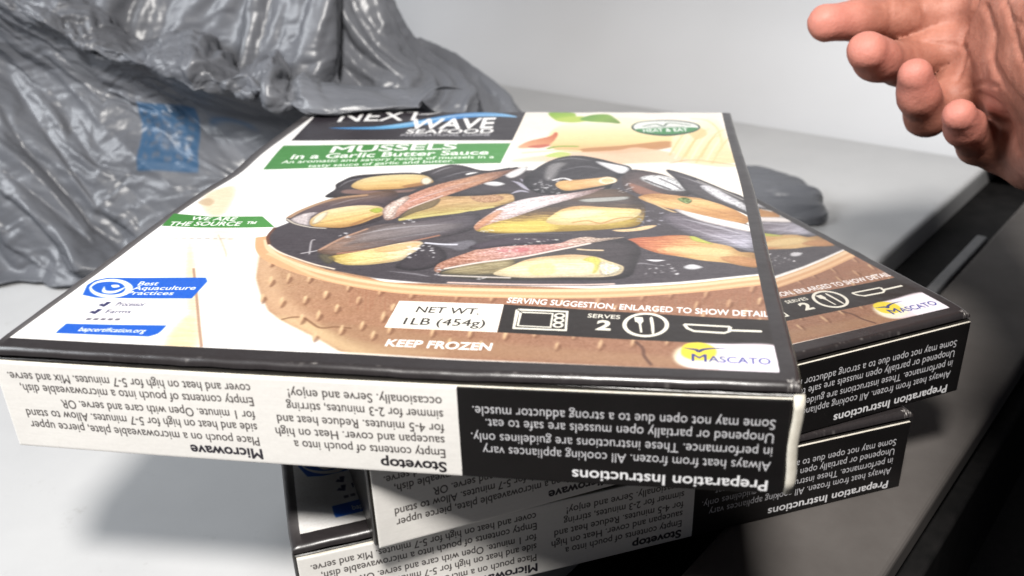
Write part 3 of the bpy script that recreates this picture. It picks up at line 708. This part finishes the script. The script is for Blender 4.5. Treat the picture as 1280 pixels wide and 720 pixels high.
M.link(r.outputs[0], M.p.inputs['Base Color']); M.set(Roughness=.55); M_LIT_EDGE = M.m
strip('lit_edge_strip', .1195, .1265, -.016, .0012, .14, .35, M_LIT_EDGE, .0015)  # added strip, stands in for the lit inner edge of the rim
strip('floor', -3, 5, -.92, -.9, -3, 6, M_RUBBER, .0)

# the wall panel behind, coved into the deck
def wall():
    prof = [(WALL_S - .10, -.001)] + [(WALL_S - .10 + .10 * math.sin(a), -.001 + .10 * (1 - math.cos(a))) for a in np.linspace(.12, math.pi / 2, 12)] + [(WALL_S, .3), (WALL_S, 1.1), (WALL_S + .02, 1.1), (WALL_S + .02, -.001)]
    bm = bmesh.new()
    rows = [[bm.verts.new((s, y, z)) for (s, z) in prof] for y in (1.6, -.19)]
    k = len(prof)
    for i in range(k): bm.faces.new([rows[0][i], rows[0][(i + 1) % k], rows[1][(i + 1) % k], rows[1][i]])
    bm.faces.new(rows[0]); bm.faces.new(rows[1][::-1])
    o = bm_obj('wall', bm, M_WALL, smooth=True)
    o.rotation_euler.z = DA
    o.data.set_sharp_from_angle(angle=math.radians(35))
    return tag(o, 'plain pale grey wall rising in a soft curve behind the cartons', 'wall')
wall()

# ------------------------------------------------------------------ the cartons
RF = .0022          # radius of the folds
def edges_coord(L, n):
    e = np.array([0, .0002, .0005, .0009, .0014, .0019, RF, .003])
    mid = np.linspace(.005, L - .005, n)
    return np.r_[e, mid, (L - e)[::-1]]
def top_panel_mesh(seed, dents, sag):
    x = edges_coord(BW, 56); y = edges_coord(BD, 64)
    X, Y = np.meshgrid(x, y, indexing='ij')
    d = np.minimum.reduce([X, BW - X, Y, BD - Y])
    r = np.clip(RF - d, 0, RF)
    Z = BT - (RF - np.sqrt(np.maximum(RF ** 2 - r ** 2, 0)))
    inner = np.clip(d / .02, 0, 1)
    wav = np.array([[mnoise.noise(Vector((a * 16 + seed, b * 16, seed))) for b in y] for a in x])
    fine = np.array([[mnoise.noise(Vector((a * 75 + seed, b * 75, seed + 4))) for b in y] for a in x])
    Z = Z + (wav * .0005 + fine * .00007) * inner - .0003 * inner
    PX, PY = X.copy(), Y.copy()
    for (cx, cy, rad, dx, dy, dz) in dents:
        w = np.exp(-((X - cx) ** 2 + (Y - cy) ** 2) / rad ** 2)
        PX += dx * w; PY += dy * w; Z += dz * w
    # small crushes along the folds
    edge = np.exp(-(d / .003) ** 2)
    cr = np.array([[mnoise.noise(Vector((a * 120 + seed, b * 120, 9 + seed))) for b in y] for a in x])
    Z += edge * cr * .00035
    Z -= sag * np.clip(1 - ((X - BW / 2) / (BW / 2)) ** 2, 0, 1) * np.exp(-(Y / .07) ** 2)
    P = np.stack([PX - BW / 2, PY - BD / 2, Z], -1)
    uv = np.stack([X / BW, Y / BD], -1)
    me = grid_mesh('top_panel', P, uv)
    return me

def front_panel_mesh(xr, sag):
    """thin board glued on the front: 0.6 mm proud, its raw edges show"""
    x = np.r_[np.array([.0016, .0019, .0024]), np.linspace(.004, BW - .008, 50), BW - xr - np.array([.0011, .0005, 0])]
    z = np.r_[np.array([.0004, .0007, .0012]), np.linspace(.003, BT - .0071, 14), BT - .0042 - np.array([.0008, .0003, 0])]
    X, Zz = np.meshgrid(x, z, indexing='ij')
    d = np.minimum.reduce([X - x[0], x[-1] - X, Zz - z[0], z[-1] - Zz])
    wav = np.array([[mnoise.noise(Vector((a * 22, b * 22, 3.3))) for b in z] for a in x])
    Yv = -BD / 2 - .0007 + np.clip(.0004 - d, 0, .0004) * .6 + wav * .0003 * np.clip(d / .008, 0, 1)
    P = np.stack([X - BW / 2, Yv, Zz - sag * np.clip(1 - ((X - BW / 2) / (BW / 2)) ** 2, 0, 1)], -1)
    uv = np.stack([(BW - X) / BW, 1 - Zz / BT], -1)
    me = grid_mesh('front_panel', P, uv)
    bm = bmesh.new(); bm.from_mesh(me)
    be = [e for e in bm.edges if e.is_boundary]
    r = bmesh.ops.extrude_edge_only(bm, edges=be)
    nf = [g for g in r['geom'] if isinstance(g, bmesh.types.BMFace)]
    for v in [g for g in r['geom'] if isinstance(g, bmesh.types.BMVert)]: v.co.y = -BD / 2 + .0006
    for f in nf: f.material_index = 1
    bmesh.ops.recalc_face_normals(bm, faces=bm.faces[:])
    bm.to_mesh(me); bm.free()
    return me

def carton(label, loc, rz, seed, dents=(), tab=False, sag=.0):
    t = tag(empty('frozen_food_carton', loc, rz), label, 'carton', 'stacked cartons of frozen mussels')
    body = box_bm(-BW / 2 + .0003, BW / 2 - .0003, -BD / 2 + .0003, BD / 2 - .0003, .0002, BT - .0034, .0011, 3)
    bm_obj('carton_body', body, M_BLACK, t)
    mesh_obj('top_panel', top_panel_mesh(seed, dents, sag), M_TOP, t, smooth=True)
    mesh_obj('front_panel', front_panel_mesh(.0028 if tab else .0012, sag), [M_FRONT, M_RAW], t)
    if tab:
        bm = bmesh.new()
        zs = np.linspace(.0006, BT - .0035, 9); prof = [(-.0027, -.0003), (-.0024, -.0009), (-.0014, -.0011), (-.0004, -.0008), (.0003, .0002), (.0003, .0016), (-.002, .0016)]
        rows = [[bm.verts.new((BW / 2 + px + .0003 * math.sin(z * 300), -BD / 2 + py, z)) for px, py in prof] for z in zs]
        for a, b in zip(rows, rows[1:]):
            for i in range(len(prof)): bm.faces.new([a[i], a[(i + 1) % len(prof)], b[(i + 1) % len(prof)], b[i]])
        bm.faces.new(rows[0]); bm.faces.new(rows[-1][::-1])
        tb = bm_obj('corner_flap', bm, M_RAW, t, smooth=True)
        tb['label'] = 'raw white edge of the side flap at the front right corner'
    return t
carton('topmost mussel carton of the stack, its whole pictured top in view', (0, 0, 2 * BT + .0014), 0, 1.0, sag=.0011,
       dents=[(0, .165, .02, .002, 0, -.0004), (0, .10, .03, -.0008, 0, 0), (BW, .0, .006, -.0004, .0006, -.0005), (BW * .6, 0, .02, 0, 0, -.0004), (BW, .15, .06, .0012, 0, 0)], tab=True)
carton('middle mussel carton with only its logo corner jutting out right under the topmost', (.03014, .04439, BT + .0006), .50518, 5.0, sag=.0005,
       dents=[(BW, 0, .006, -.0006, .0006, -.0006)])
carton('bottom mussel carton lying on the white deck under the two others', (.01455, .03916, 0.0), .43729, 9.0,
       dents=[(0, 0, .006, .0006, .0006, -.0006)])

# ------------------------------------------------------------------ the grey plastic bag: broad sheets with sharp crumpled creases
def spline_axis(P, n, ax):
    P = np.moveaxis(np.asarray(P, float), ax, 0); N = len(P)
    Q = np.concatenate([[2 * P[0] - P[1]], P, [2 * P[-1] - P[-2]]])
    t = np.linspace(0, N - 1 - 1e-9, n); i = t.astype(int); f = (t - i).reshape((-1,) + (1,) * (P.ndim - 1))
    p0, p1, p2, p3 = Q[i], Q[i + 1], Q[i + 2], Q[i + 3]
    r = .5 * ((2 * p1) + (-p0 + p2) * f + (2 * p0 - 5 * p1 + 4 * p2 - p3) * f * f + (-p0 + 3 * p1 - 3 * p2 + p3) * f ** 3)
    return np.moveaxis(r, 0, ax)

def facet_noise(x, y, seed):
    """piecewise flat noise: random heights on a triangular lattice, joined by plane facets with sharp edges"""
    u = x + y * .57735; v = y * 1.1547
    i, j = np.floor(u).astype(int), np.floor(v).astype(int)
    f, g = u - i, v - j
    T = np.random.default_rng(seed).uniform(-1, 1, (64, 64))
    h = lambda a, b: T[a % 64, b % 64]
    up = f + g > 1
    a = np.where(up, h(i + 1, j + 1), h(i, j)); b = h(i + 1, j); c = h(i, j + 1)
    wb = np.where(up, 1 - g, f); wc = np.where(up, 1 - f, g)
    return a * (1 - wb - wc) + b * wb + c * wc

def crumple(P, layers, seed, mask=None):
    """push a sheet along its normals into flat facets; layers = (length along the crease, width across, height, angle, mask power)"""
    for k, (ln, wd, amp, ang, pw) in enumerate(layers):
        du = np.gradient(P, axis=0); dv = np.gradient(P, axis=1)
        X = np.cumsum(np.linalg.norm(du, axis=-1), 0); Y = np.cumsum(np.linalg.norm(dv, axis=-1), 1)
        X = X - X[:1]; Y = Y - Y[:, :1]
        N = np.cross(du, dv); N /= np.linalg.norm(N, axis=-1, keepdims=True) + 1e-12
        for q in range(3): N[..., q] = blur(N[..., q], 4, 1)
        a = math.radians(ang)
        t = (X * math.cos(a) + Y * math.sin(a)) / ln; s = (-X * math.sin(a) + Y * math.cos(a)) / wd
        w1 = facet_noise(t * .45 + 3, s * .45 + 7, seed + 50 + k); w2 = facet_noise(t * .5 + 13, s * .5 + 1, seed + 80 + k)
        d = facet_noise(t + .55 * w1, s + .8 * w2, seed + k) * amp
        e = np.minimum(np.minimum(np.arange(P.shape[0]), np.arange(P.shape[0])[::-1])[:, None], np.minimum(np.arange(P.shape[1]), np.arange(P.shape[1])[::-1])[None])
        d = d * np.clip(e / 10, 0, 1)
        if mask is not None: d = d * mask ** pw
        P = P + N * d[..., None]
    return P

def bag_material(name):
    M = Mat(name)
    n1 = M.noise(14, 5, .6); n2 = M.noise(170, 4, .6); n3 = M.noise(38, 6, .7, mapping=(1, 1, .35))
    r = M.ramp(n1.outputs[0], [(.3, (.125, .130, .146)), (.7, (.165, .171, .188))])
    col = r.outputs[0]
    ink = M.node('ShaderNodeAttribute', attribute_name='ink')
    mx = M.node('ShaderNodeMix', data_type='RGBA'); M.link(ink.outputs['Fac'], mx.inputs[0])
    M.link(col, mx.inputs[6]); mx.inputs[7].default_value = (.03, .095, .19, 1); col = mx.outputs[2]
    M.link(col, M.p.inputs['Base Color'])
    M.set(Roughness=.34, Specular_IOR_Level=.5)
    b = M.bump(n3.outputs[0], .10, .004); b2 = M.bump(n2.outputs[0], .06, .0008, b.outputs[0])
    M.link(b2.outputs[0], M.p.inputs['Normal'])
    tr = M.node('ShaderNodeBsdfTranslucent'); M.link(col, tr.inputs[0]); M.link(b2.outputs[0], tr.inputs['Normal'])
    ms = M.node('ShaderNodeMixShader'); ms.inputs[0].default_value = .30
    M.link(M.p.outputs[0], ms.inputs[1]); M.link(tr.outputs[0], ms.inputs[2]); tp = M.node('ShaderNodeBsdfTransparent'); m2 = M.node('ShaderNodeMixShader'); m2.inputs[0].default_value = .16
    M.link(ms.outputs[0], m2.inputs[1]); M.link(tp.outputs[0], m2.inputs[2]); M.link(m2.outputs[0], M.out.inputs[0])
    return M.m
M_BAG = bag_material('grey_bag_film')
BAG_AT = np.array([-.25, .2, 0])
def bag_sheet(name, P, parent, ink=None):
    me = grid_mesh(name, P - BAG_AT)
    o = mesh_obj(name, me, M_BAG, parent, smooth=True)
    a = me.attributes.new('ink', 'FLOAT', 'POINT')
    a.data.foreach_set('value', (np.zeros(P.shape[0] * P.shape[1]) if ink is None else ink.ravel()).astype(np.float32))
    k = o.modifiers.new('film', 'SOLIDIFY'); k.thickness = .0003; k.offset = 0
    return o

def make_bag():
    bag = tag(empty('plastic_bag', BAG_AT), 'crumpled grey plastic bag bunched behind and to the left of the cartons', 'bag')
    base = np.array([(-.52, .10, .003), (-.40, .108, .003), (-.32, .118, .003), (-.25, .128, .003), (-.185, .150, .003), (-.14, .175, .003), (-.09, .20, .003), (-.03, .215, .003)])
    rim = np.array([(-.53, .16, .215), (-.40, .175, .19), (-.318, .178, .165), (-.272, .178, .139), (-.218, .168, .126), (-.160, .146, .1215), (-.108, .126, .1150), (-.052, .140, .1100)])
    G = []
    for b, r in zip(base, rim):
        d = r - b
        G.append([b, b + d * .18 + (0, .004, 0), b + d * .42 + (0, .014, 0), b + d * .66 + (0, .030, 0), b + d * .80 + (0, .020, -.002), b + d * .90 + (0, .006, -.001),
                  r + (0, -.002, -.004), r, r + (.004, .03, .002), r + (.01, .06, -.012)])
    G = np.array(G)
    for c in (6, 7):                       # the lip of the bag lies over the far left corner of the top carton
        b, r = base[c], rim[c]
        G[c] = [b, b + (0, -.005, .02), (b[0], .185, .05), (b[0], .170, .08), (r[0], .155, .1045), (r[0], .146, .1095), (r[0], r[1] - .004, .1085), r + (0, 0, .001), r + (.006, .022, .004), r + (.012, .06, -.006)]
    n, m = 450, 320
    P = spline_axis(spline_axis(G, n, 0), m, 1)
    U, V = np.meshgrid(np.linspace(0, 1, n), np.linspace(0, 1, m), indexing='ij')
    flat = 1 - .9 * np.exp(-((U - .66) / .13) ** 4 - ((V - .45) / .2) ** 4)
    over = np.clip(1 - np.clip((U - .78) / .08, 0, 1) * .75, .25, 1)
    mk = flat * over
    P = crumple(P, [(.12, .040, .014, -42, 1), (.055, .020, .0066, -38, 1), (.025, .010, .0026, -30, 1), (.010, .005, .0007, 10, 1), (.006, .003, .00026, -20, 1)], 21, mk)
    # loose film lying out on the deck along the foot
    foot = np.clip(1 - V / .10, 0, 1) ** 1.5
    fx = facet_noise(P[..., 0] / .035, 0 * U + .3, 5) * .012 + facet_noise(P[..., 0] / .012, 0 * U + 2.3, 6) * .004
    P[..., 1] += foot * (fx - .006); P[..., 2] = np.maximum(P[..., 2], .001 + .002 * foot)
    # folds gathered along the lip
    lipm = np.exp(-((V - .78) / .13) ** 2) * over
    P = crumple(P, [(.09, .02, .0034, 10, 1), (.035, .009, .0017, 16, 1), (.012, .0045, .0011, 20, 1)], 33, lipm)
    # the faint blue print: a square label and a wave beside it
    def inbox(u0, u1, v0, v1, s=.006): return np.clip((U - u0) / s, 0, 1) * np.clip((u1 - U) / s, 0, 1) * np.clip((V - v0) / s, 0, 1) * np.clip((v1 - V) / s, 0, 1)
    ink = inbox(*LABEL, s=.003) * .85
    lu = (U - LABEL[0]) / (LABEL[1] - LABEL[0]); lv = (V - LABEL[2]) / (LABEL[3] - LABEL[2])
    for a in (.18, .34, .46, .60, .74): ink *= 1 - .55 * np.exp(-((lv - a - .03 * np.sin(lu * 21 + a * 40)) / .035) ** 2) * ((np.sin(lu * 34 + a * 90) > -.3) & (lu > .1) & (lu < .9))
    ink *= 1 - .5 * np.exp(-((lu - .5) / .16) ** 2 - ((lv - .42) / .13) ** 2)
    wv = LABEL[2] + (LABEL[3] - LABEL[2]) * (.62 + .22 * np.sin((U - LABEL[1]) * 26))
    ink = np.maximum(ink, .6 * np.exp(-((V - wv) / .012) ** 2) * np.clip((U - LABEL[1] - .012) / .01, 0, 1) * np.clip((LABEL[1] + .115 - U) / .02, 0, 1))
    bag_sheet('bag_front', P, bag, ink)
    if DEV:
        px, dep = to_px(P.reshape(-1, 3))
        for q in [(175, 130), (245, 130), (180, 215), (243, 212), (345, 155)]:
            k = np.argmin(((px - q) ** 2).sum(1)); print('LABEL', q, U.ravel()[k], V.ravel()[k], dep[k])

    def row(z, xr, yl):
        return [(-.58, yl, z), (-.45, yl + .005, z), (-.33, yl, z), (-.22, yl - .005, z), (-.13, yl - .005, z), (xr - .045, yl + .004, z), (xr - .008, yl + .022, z), (xr, yl + .05, z), (xr - .02, yl + .10, z), (xr - .08, yl + .15, z), (xr - .2, yl + .18, z)]
    G = np.moveaxis(np.array([row(.003, .018, .222), row(.04, -.004, .222), row(.075, -.026, .215), row(.092, -.058, .215), row(.110, -.092, .222), row(.145, -.112, .235), row(.19, -.122, .25), row(.25, -.148, .262), row(.31, -.19, .285), row(.335, -.24, .32)]), 0, 1)
    P = spline_axis(spline_axis(G, 390, 0), 280, 1)
    P = crumple(P, [(.16, .05, .014, 84, 1), (.07, .024, .0075, 78, 1), (.03, .012, .0027, 70, 1), (.012, .006, .0007, 40, 1), (.006, .003, .00026, 80, 1)], 52)
    bag_sheet('bag_back', P, bag)

    G = []
    for x, y, w, h in [(-.06, .27, .03, .018), (0, .275, .035, .020), (.06, .285, .04, .024), (.11, .29, .05, .027), (.15, .288, .052, .029), (.175, .28, .044, .027), (.192, .268, .028, .022), (.198, .262, .008, .006)]:
        h *= .62; w *= .86
        G.append([(x - .08 * w * math.cos(a), y - w * math.cos(a), max(.002, h * math.sin(a))) for a in np.linspace(0, math.pi, 9)])
    P = spline_axis(spline_axis(np.array(G), 150, 0), 90, 1)
    P = crumple(P, [(.07, .02, .004, 15, 1), (.03, .01, .002, 20, 1), (.012, .005, .0007, 10, 1)], 71)
    P[..., 2] = np.maximum(P[..., 2], .0008)
    bag_sheet('bag_tail', P, bag)
DEV = False
LABEL = (.452, .548, .225, .375)
CAM_R = np.array(camo.rotation_euler.to_matrix()); CAM_P = np.array(camo.location); CAM_F = .87266 * 1280
def to_px(V):
    q = (V - CAM_P) @ CAM_R
    return np.c_[640 + CAM_F * q[:, 0] / -q[:, 2], 360 - CAM_F * q[:, 1] / -q[:, 2]], -q[:, 2]
make_bag()

# ------------------------------------------------------------------ the hand, grown as one distance field and skinned with surface nets
def surface_nets(D, org, h):
    nx, ny, nz = D.shape
    ins = D < 0
    c = np.zeros((nx - 1, ny - 1, nz - 1), np.int8)
    corners = [(i, j, k) for i in (0, 1) for j in (0, 1) for k in (0, 1)]
    for i, j, k in corners: c += ins[i:nx - 1 + i, j:ny - 1 + j, k:nz - 1 + k]
    act = (c > 0) & (c < 8)
    ids = -np.ones(act.shape, np.int64); idx = np.argwhere(act); ids[act] = np.arange(len(idx))
    acc = np.zeros((len(idx), 3)); n = np.zeros(len(idx))
    for a, b in [(a, b) for a in corners for b in corners if a < b and sum(x != y for x, y in zip(a, b)) == 1]:
        da = D[idx[:, 0] + a[0], idx[:, 1] + a[1], idx[:, 2] + a[2]]; db = D[idx[:, 0] + b[0], idx[:, 1] + b[1], idx[:, 2] + b[2]]
        m = (da < 0) != (db < 0)
        t = np.where(m, da / np.where(m, da - db, 1), 0)
        p = np.array(a) + t[:, None] * (np.array(b) - np.array(a))
        acc[m] += p[m]; n[m] += 1
    V = org + h * (idx + acc / n[:, None])
    Q = []
    for ax in range(3):
        sl0 = [slice(None)] * 3; sl1 = [slice(None)] * 3; sl0[ax] = slice(0, -1); sl1[ax] = slice(1, None)
        a, b = ins[tuple(sl0)], ins[tuple(sl1)]
        e = np.argwhere(a != b); s = a[a != b]
        u, w = [x for x in range(3) if x != ax]
        ok = (e[:, u] > 0) & (e[:, w] > 0) & (e[:, u] < D.shape[u] - 1) & (e[:, w] < D.shape[w] - 1)
        e, s = e[ok], s[ok]
        def g(du, dw):
            f = e.copy(); f[:, u] -= du; f[:, w] -= dw; return ids[f[:, 0], f[:, 1], f[:, 2]]
        q = np.stack([g(1, 1), g(0, 1), g(0, 0), g(1, 0)], 1)
        flip = s if ax != 1 else ~s
        q[~flip] = q[~flip][:, ::-1]
        Q.append(q)
    return V, np.vstack(Q)

CAM_R = np.array(camo.rotation_euler.to_matrix()); CAM_P = np.array(camo.location); CAM_F = .87266 * 1280
def at(px, py, d):
    """the point at depth d (m) along the view axis"""
    return CAM_P + d * (CAM_R @ np.array([(px - 640) / CAM_F, -(py - 360) / CAM_F, -1.0]))
def to_px(V):
    q = (V - CAM_P) @ CAM_R
    return np.c_[640 + CAM_F * q[:, 0] / -q[:, 2], 360 - CAM_F * q[:, 1] / -q[:, 2]], -q[:, 2]

def make_hand():
    HS = .84            # the hand hangs nearer than first drawn: depth and girth shrink together
    # joints: (x, y, depth, radius)
    chains = {
        'index':  [(1222, 8, .500, .0135), (1170, 18, .505, .0118), (1118, 22, .503, .0112), (1072, 25, .497, .0106), (1033, 28, .492, .0101)],
        'middle': [(1222, 62, .497, .0135), (1172, 60, .505, .0136), (1128, 80, .500, .0120), (1096, 74, .482, .0110), (1084, 64, .472, .0106)],
        'ring':   [(1236, 112, .490, .0130), (1196, 114, .496, .0132), (1158, 144, .490, .0110), (1148, 118, .474, .0102), (1143, 94, .465, .0088)],
        'pinky':  [(1276, 176, .482, .0120), (1244, 188, .486, .0100), (1222, 183, .482, .0096), (1205, 160, .460, .0090), (1199, 145, .450, .0084)],
    }
    chains = {k: [(x, y, d * HS, r * HS) for x, y, d, r in c] for k, c in chains.items()}
    parts = []
    for c in chains.values():
        P = [(at(x, y, d), r) for x, y, d, r in c]
        parts.append([(P[i], P[i + 1]) for i in range(len(P) - 1)])
    W_ = [(at(x, y, d), r) for x, y, d, r in [(1392, 44, .312, .018), (1402, 108, .306, .019), (1404, 172, .304, .017)]]
    palm = []
    for c, wq in (('index', 0), ('middle', 1), ('ring', 1), ('pinky', 2)):
        x, y, d, r = chains[c][0]
        palm.append(((at(x, y, d), r), W_[wq]))
    palm += [((at(1294, 205, .398), .0125), (at(1392, 185, .318), .016)),         # heel below the little finger
             ((at(1322, -12, .402), .0125), (at(1384, 46, .322), .017)),          # ball of the thumb
             ((at(1255, 30, .414), .0105), (at(1262, 150, .406), .0097)),         # pad under the fingers
             ((at(1288, 60, .420), .015), (at(1330, 140, .396), .015))]
    thumb = [((at(1376, 10, .325), .015), (at(1340, -78, .340), .0118)), ((at(1340, -78, .340), .0118), (at(1300, -140, .355), .0095))]
    ARM = [(1402, 108, .306, .021), (1500, 126, .255, .030), (1790, 165, .175, .036)]
    arm = [((at(*ARM[0][:3]), ARM[0][3]), (at(*ARM[1][:3]), ARM[1][3])), ((at(*ARM[1][:3]), ARM[1][3]), (at(*ARM[2][:3]), ARM[2][3])),
           (W_[0], (at(1492, 96, .258), .022)), (W_[2], (at(1496, 160, .254), .022))]
    allp = [p for ch in parts for seg in ch for p in seg] + [p for seg in palm + thumb + arm for p in seg]
    C = np.array([p for p, r in allp]); rr = max(r for p, r in allp)
    h = .00125
    lo = C.min(0) - rr - .006; hi = C.max(0) + rr + .006
    n = np.ceil((hi - lo) / h).astype(int) + 1
    ax = [lo[i] + h * np.arange(n[i]) for i in range(3)]
    D = np.full(n, .05, np.float32)
    def cone(seg, grow=.022):
        (a, ra), (b, rb) = seg
        l = np.minimum(a - ra, b - rb) - grow; u = np.maximum(a + ra, b + rb) + grow
        i0 = np.maximum(((l - lo) / h).astype(int), 0); i1 = np.minimum(((u - lo) / h).astype(int) + 2, n)
        sl = tuple(slice(i0[i], i1[i]) for i in range(3))
        X, Y, Z = np.meshgrid(*[ax[i][sl[i]] for i in range(3)], indexing='ij')
        d = b - a; L = d @ d
        t = np.clip(((X - a[0]) * d[0] + (Y - a[1]) * d[1] + (Z - a[2]) * d[2]) / L, 0, 1)
        q = np.sqrt((X - a[0] - t * d[0]) ** 2 + (Y - a[1] - t * d[1]) ** 2 + (Z - a[2] - t * d[2]) ** 2) - (ra + t * (rb - ra))
        return sl, q.astype(np.float32)
    def smin(a, b, k):
        hh = np.clip(.5 + .5 * (b - a) / k, 0, 1)
        return b * (1 - hh) + a * hh - k * hh * (1 - hh)
    for seg in palm + thumb + arm:
        sl, q = cone(seg); D[sl] = smin(D[sl], q, .010)
    F_ = []
    for ch in parts:                                   # each finger is blended by itself, then joined to the palm
        Df = np.full(n, .05, np.float32)
        for seg in ch:
            sl, q = cone(seg); Df[sl] = smin(Df[sl], q, .004)
        F_.append(Df)
    base = D.copy()
    for Df in F_: D = np.minimum(D, smin(base, Df, .009))
    V, Q = surface_nets(D, lo, h)
    me = bpy.data.meshes.new('hand')
    me.from_pydata(V.tolist(), [], Q.tolist()); me.update()
    bm = bmesh.new(); bm.from_mesh(me)
    for _ in range(4): bmesh.ops.smooth_vert(bm, verts=bm.verts[:], factor=.5, use_axis_x=True, use_axis_y=True, use_axis_z=True)
    bm.normal_update()
    V = np.array([v.co for v in bm.verts]); N = np.array([v.normal for v in bm.verts])
    uv, dep = to_px(V)
    front = ((CAM_P - V) * N).sum(1) > 0
    # creases pressed into the skin: (points, depth, half width in print pixels)
    cre = [([(1201, 52), (1206, 36), (1216, 14), (1222, -2)], .0016, 3.0), ([(1150, 50), (1176, 54), (1200, 58), (1206, 60)], .0012, 2.5), ([(1206, 60), (1204, 78), (1196, 100)], .0012, 3),
           ([(1232, 8), (1242, 40), (1240, 70), (1252, 100), (1272, 124), (1290, 140)], .0018, 4), ([(1256, 0), (1268, 40), (1276, 70), (1296, 110)], .0013, 3.5),
           ([(1224, 118), (1246, 130), (1262, 152), (1272, 190)], .0014, 4), ([(1112, 6), (1114, 24), (1112, 44)], .0006, 2.5), ([(1152, 4), (1156, 24), (1154, 44)], .0008, 3),
           ([(1208, 112), (1228, 104), (1246, 108)], .0009, 3), ([(1262, 20), (1280, 34), (1300, 60)], .0008, 3), ([(1210, 70), (1216, 90), (1214, 104)], .0008, 3)]
    dz = np.zeros(len(V))
    for P, amp, w in cre:
        P = smooth_open(np.array(P, float), 10)
        k = front & (uv[:, 0] > 1000) & (uv[:, 0] < 1340)
        d = np.full(len(V), 99.)
        d[k] = np.sqrt(((uv[k][:, None] - P[None]) ** 2).sum(-1)).min(1)
        dz -= amp * np.exp(-(d / w) ** 2)
    big = np.array([mnoise.fractal(Vector(v) * 70, 1.0, 2.0, 3) for v in V]) * .0005
    V2 = V + N * (dz + big)[:, None]
    for v, c in zip(bm.verts, V2): v.co = c
    bm.to_mesh(me); bm.free()
    M = Mat('skin')
    n1 = M.noise(55, 5, .6); n2 = M.noise(260, 4, .65)
    r1 = M.ramp(n1.outputs[0], [(.28, (.205, .080, .054)), (.5, (.27, .110, .076)), (.72, (.335, .150, .108))])
    r2 = M.ramp(n2.outputs[0], [(.3, (.86, .78, .76)), (.6, (1, 1, 1))])
    mx = M.node('ShaderNodeMix', data_type='RGBA', blend_type='MULTIPLY'); mx.inputs[0].default_value = .8
    M.link(r1.outputs[0], mx.inputs[6]); M.link(r2.outputs[0], mx.inputs[7])
    # fingertips are redder: stored per vertex, it stays with the skin
    at_ = me.attributes.new('blood', 'FLOAT', 'POINT')
    tips = [at(*c[-1][:3]) for c in chains.values()]
    bl = np.max([np.exp(-(np.linalg.norm(V2 - t, axis=1) / .016) ** 2) for t in tips], 0)
    at_.data.foreach_set('value', bl.astype(np.float32))
    an = M.node('ShaderNodeAttribute', attribute_name='blood')
    mx2 = M.node('ShaderNodeMix', data_type='RGBA'); M.link(an.outputs['Fac'], mx2.inputs[0])
    M.link(mx.outputs[2], mx2.inputs[6]); mx2.inputs[7].default_value = (.37, .140, .110, 1)
    M.link(mx2.outputs[2], M.p.inputs['Base Color'])
    M.set(Roughness=.58, Specular_IOR_Level=.3, Subsurface_Weight=.10, Subsurface_Scale=.004)
    M.p.inputs['Subsurface Radius'].default_value = (1, .35, .2)
    w1 = M.node('ShaderNodeTexVoronoi'); w1.inputs['Scale'].default_value = 900
    tc = M.node('ShaderNodeTexCoord'); M.link(tc.outputs['Object'], w1.inputs['Vector'])
    b1 = M.bump(w1.outputs['Distance'], .12, .0006); b2 = M.bump(n2.outputs[0], .3, .0012, b1.outputs[0]); M.link(b2.outputs[0], M.p.inputs['Normal'])
    o = mesh_obj('hand', me, M.m, smooth=True)
    # unseen dark cloth tube round the forearm, added to shade the rim
    A, B = at(1510, 128, .252), at(1800, 166, .172)
    d = (B - A) / np.linalg.norm(B - A); e1 = np.cross(d, [0, 0, 1]); e1 /= np.linalg.norm(e1); e2 = np.cross(d, e1)
    P = np.array([[A + (B - A) * t + ((.039 + .012 * t + .0035 * math.sin(t * 26 + 2 * math.sin(a)) + .003 * math.sin(3 * a + 9 * t)) * (math.cos(a) * e1 + math.sin(a) * e2)) for a in np.linspace(0, 2 * math.pi, 41)] for t in np.linspace(0, 1, 40)])
    MS = Mat('shade_sleeve_cloth'); nn = MS.noise(300, 3); rr_ = MS.ramp(nn.outputs[0], [(.3, (.012, .013, .018)), (.7, (.025, .026, .032))]); MS.link(rr_.outputs[0], MS.p.inputs['Base Color']); MS.set(Roughness=.9)
    sl = mesh_obj('shade_sleeve', grid_mesh('shade_sleeve', P), MS.m, o, smooth=True)
    k = sl.modifiers.new('cloth', 'SOLIDIFY'); k.thickness = .0025
    return tag(o, 'open bare hand held palm up above the deck, its fingers half curled', 'hand')
make_hand()
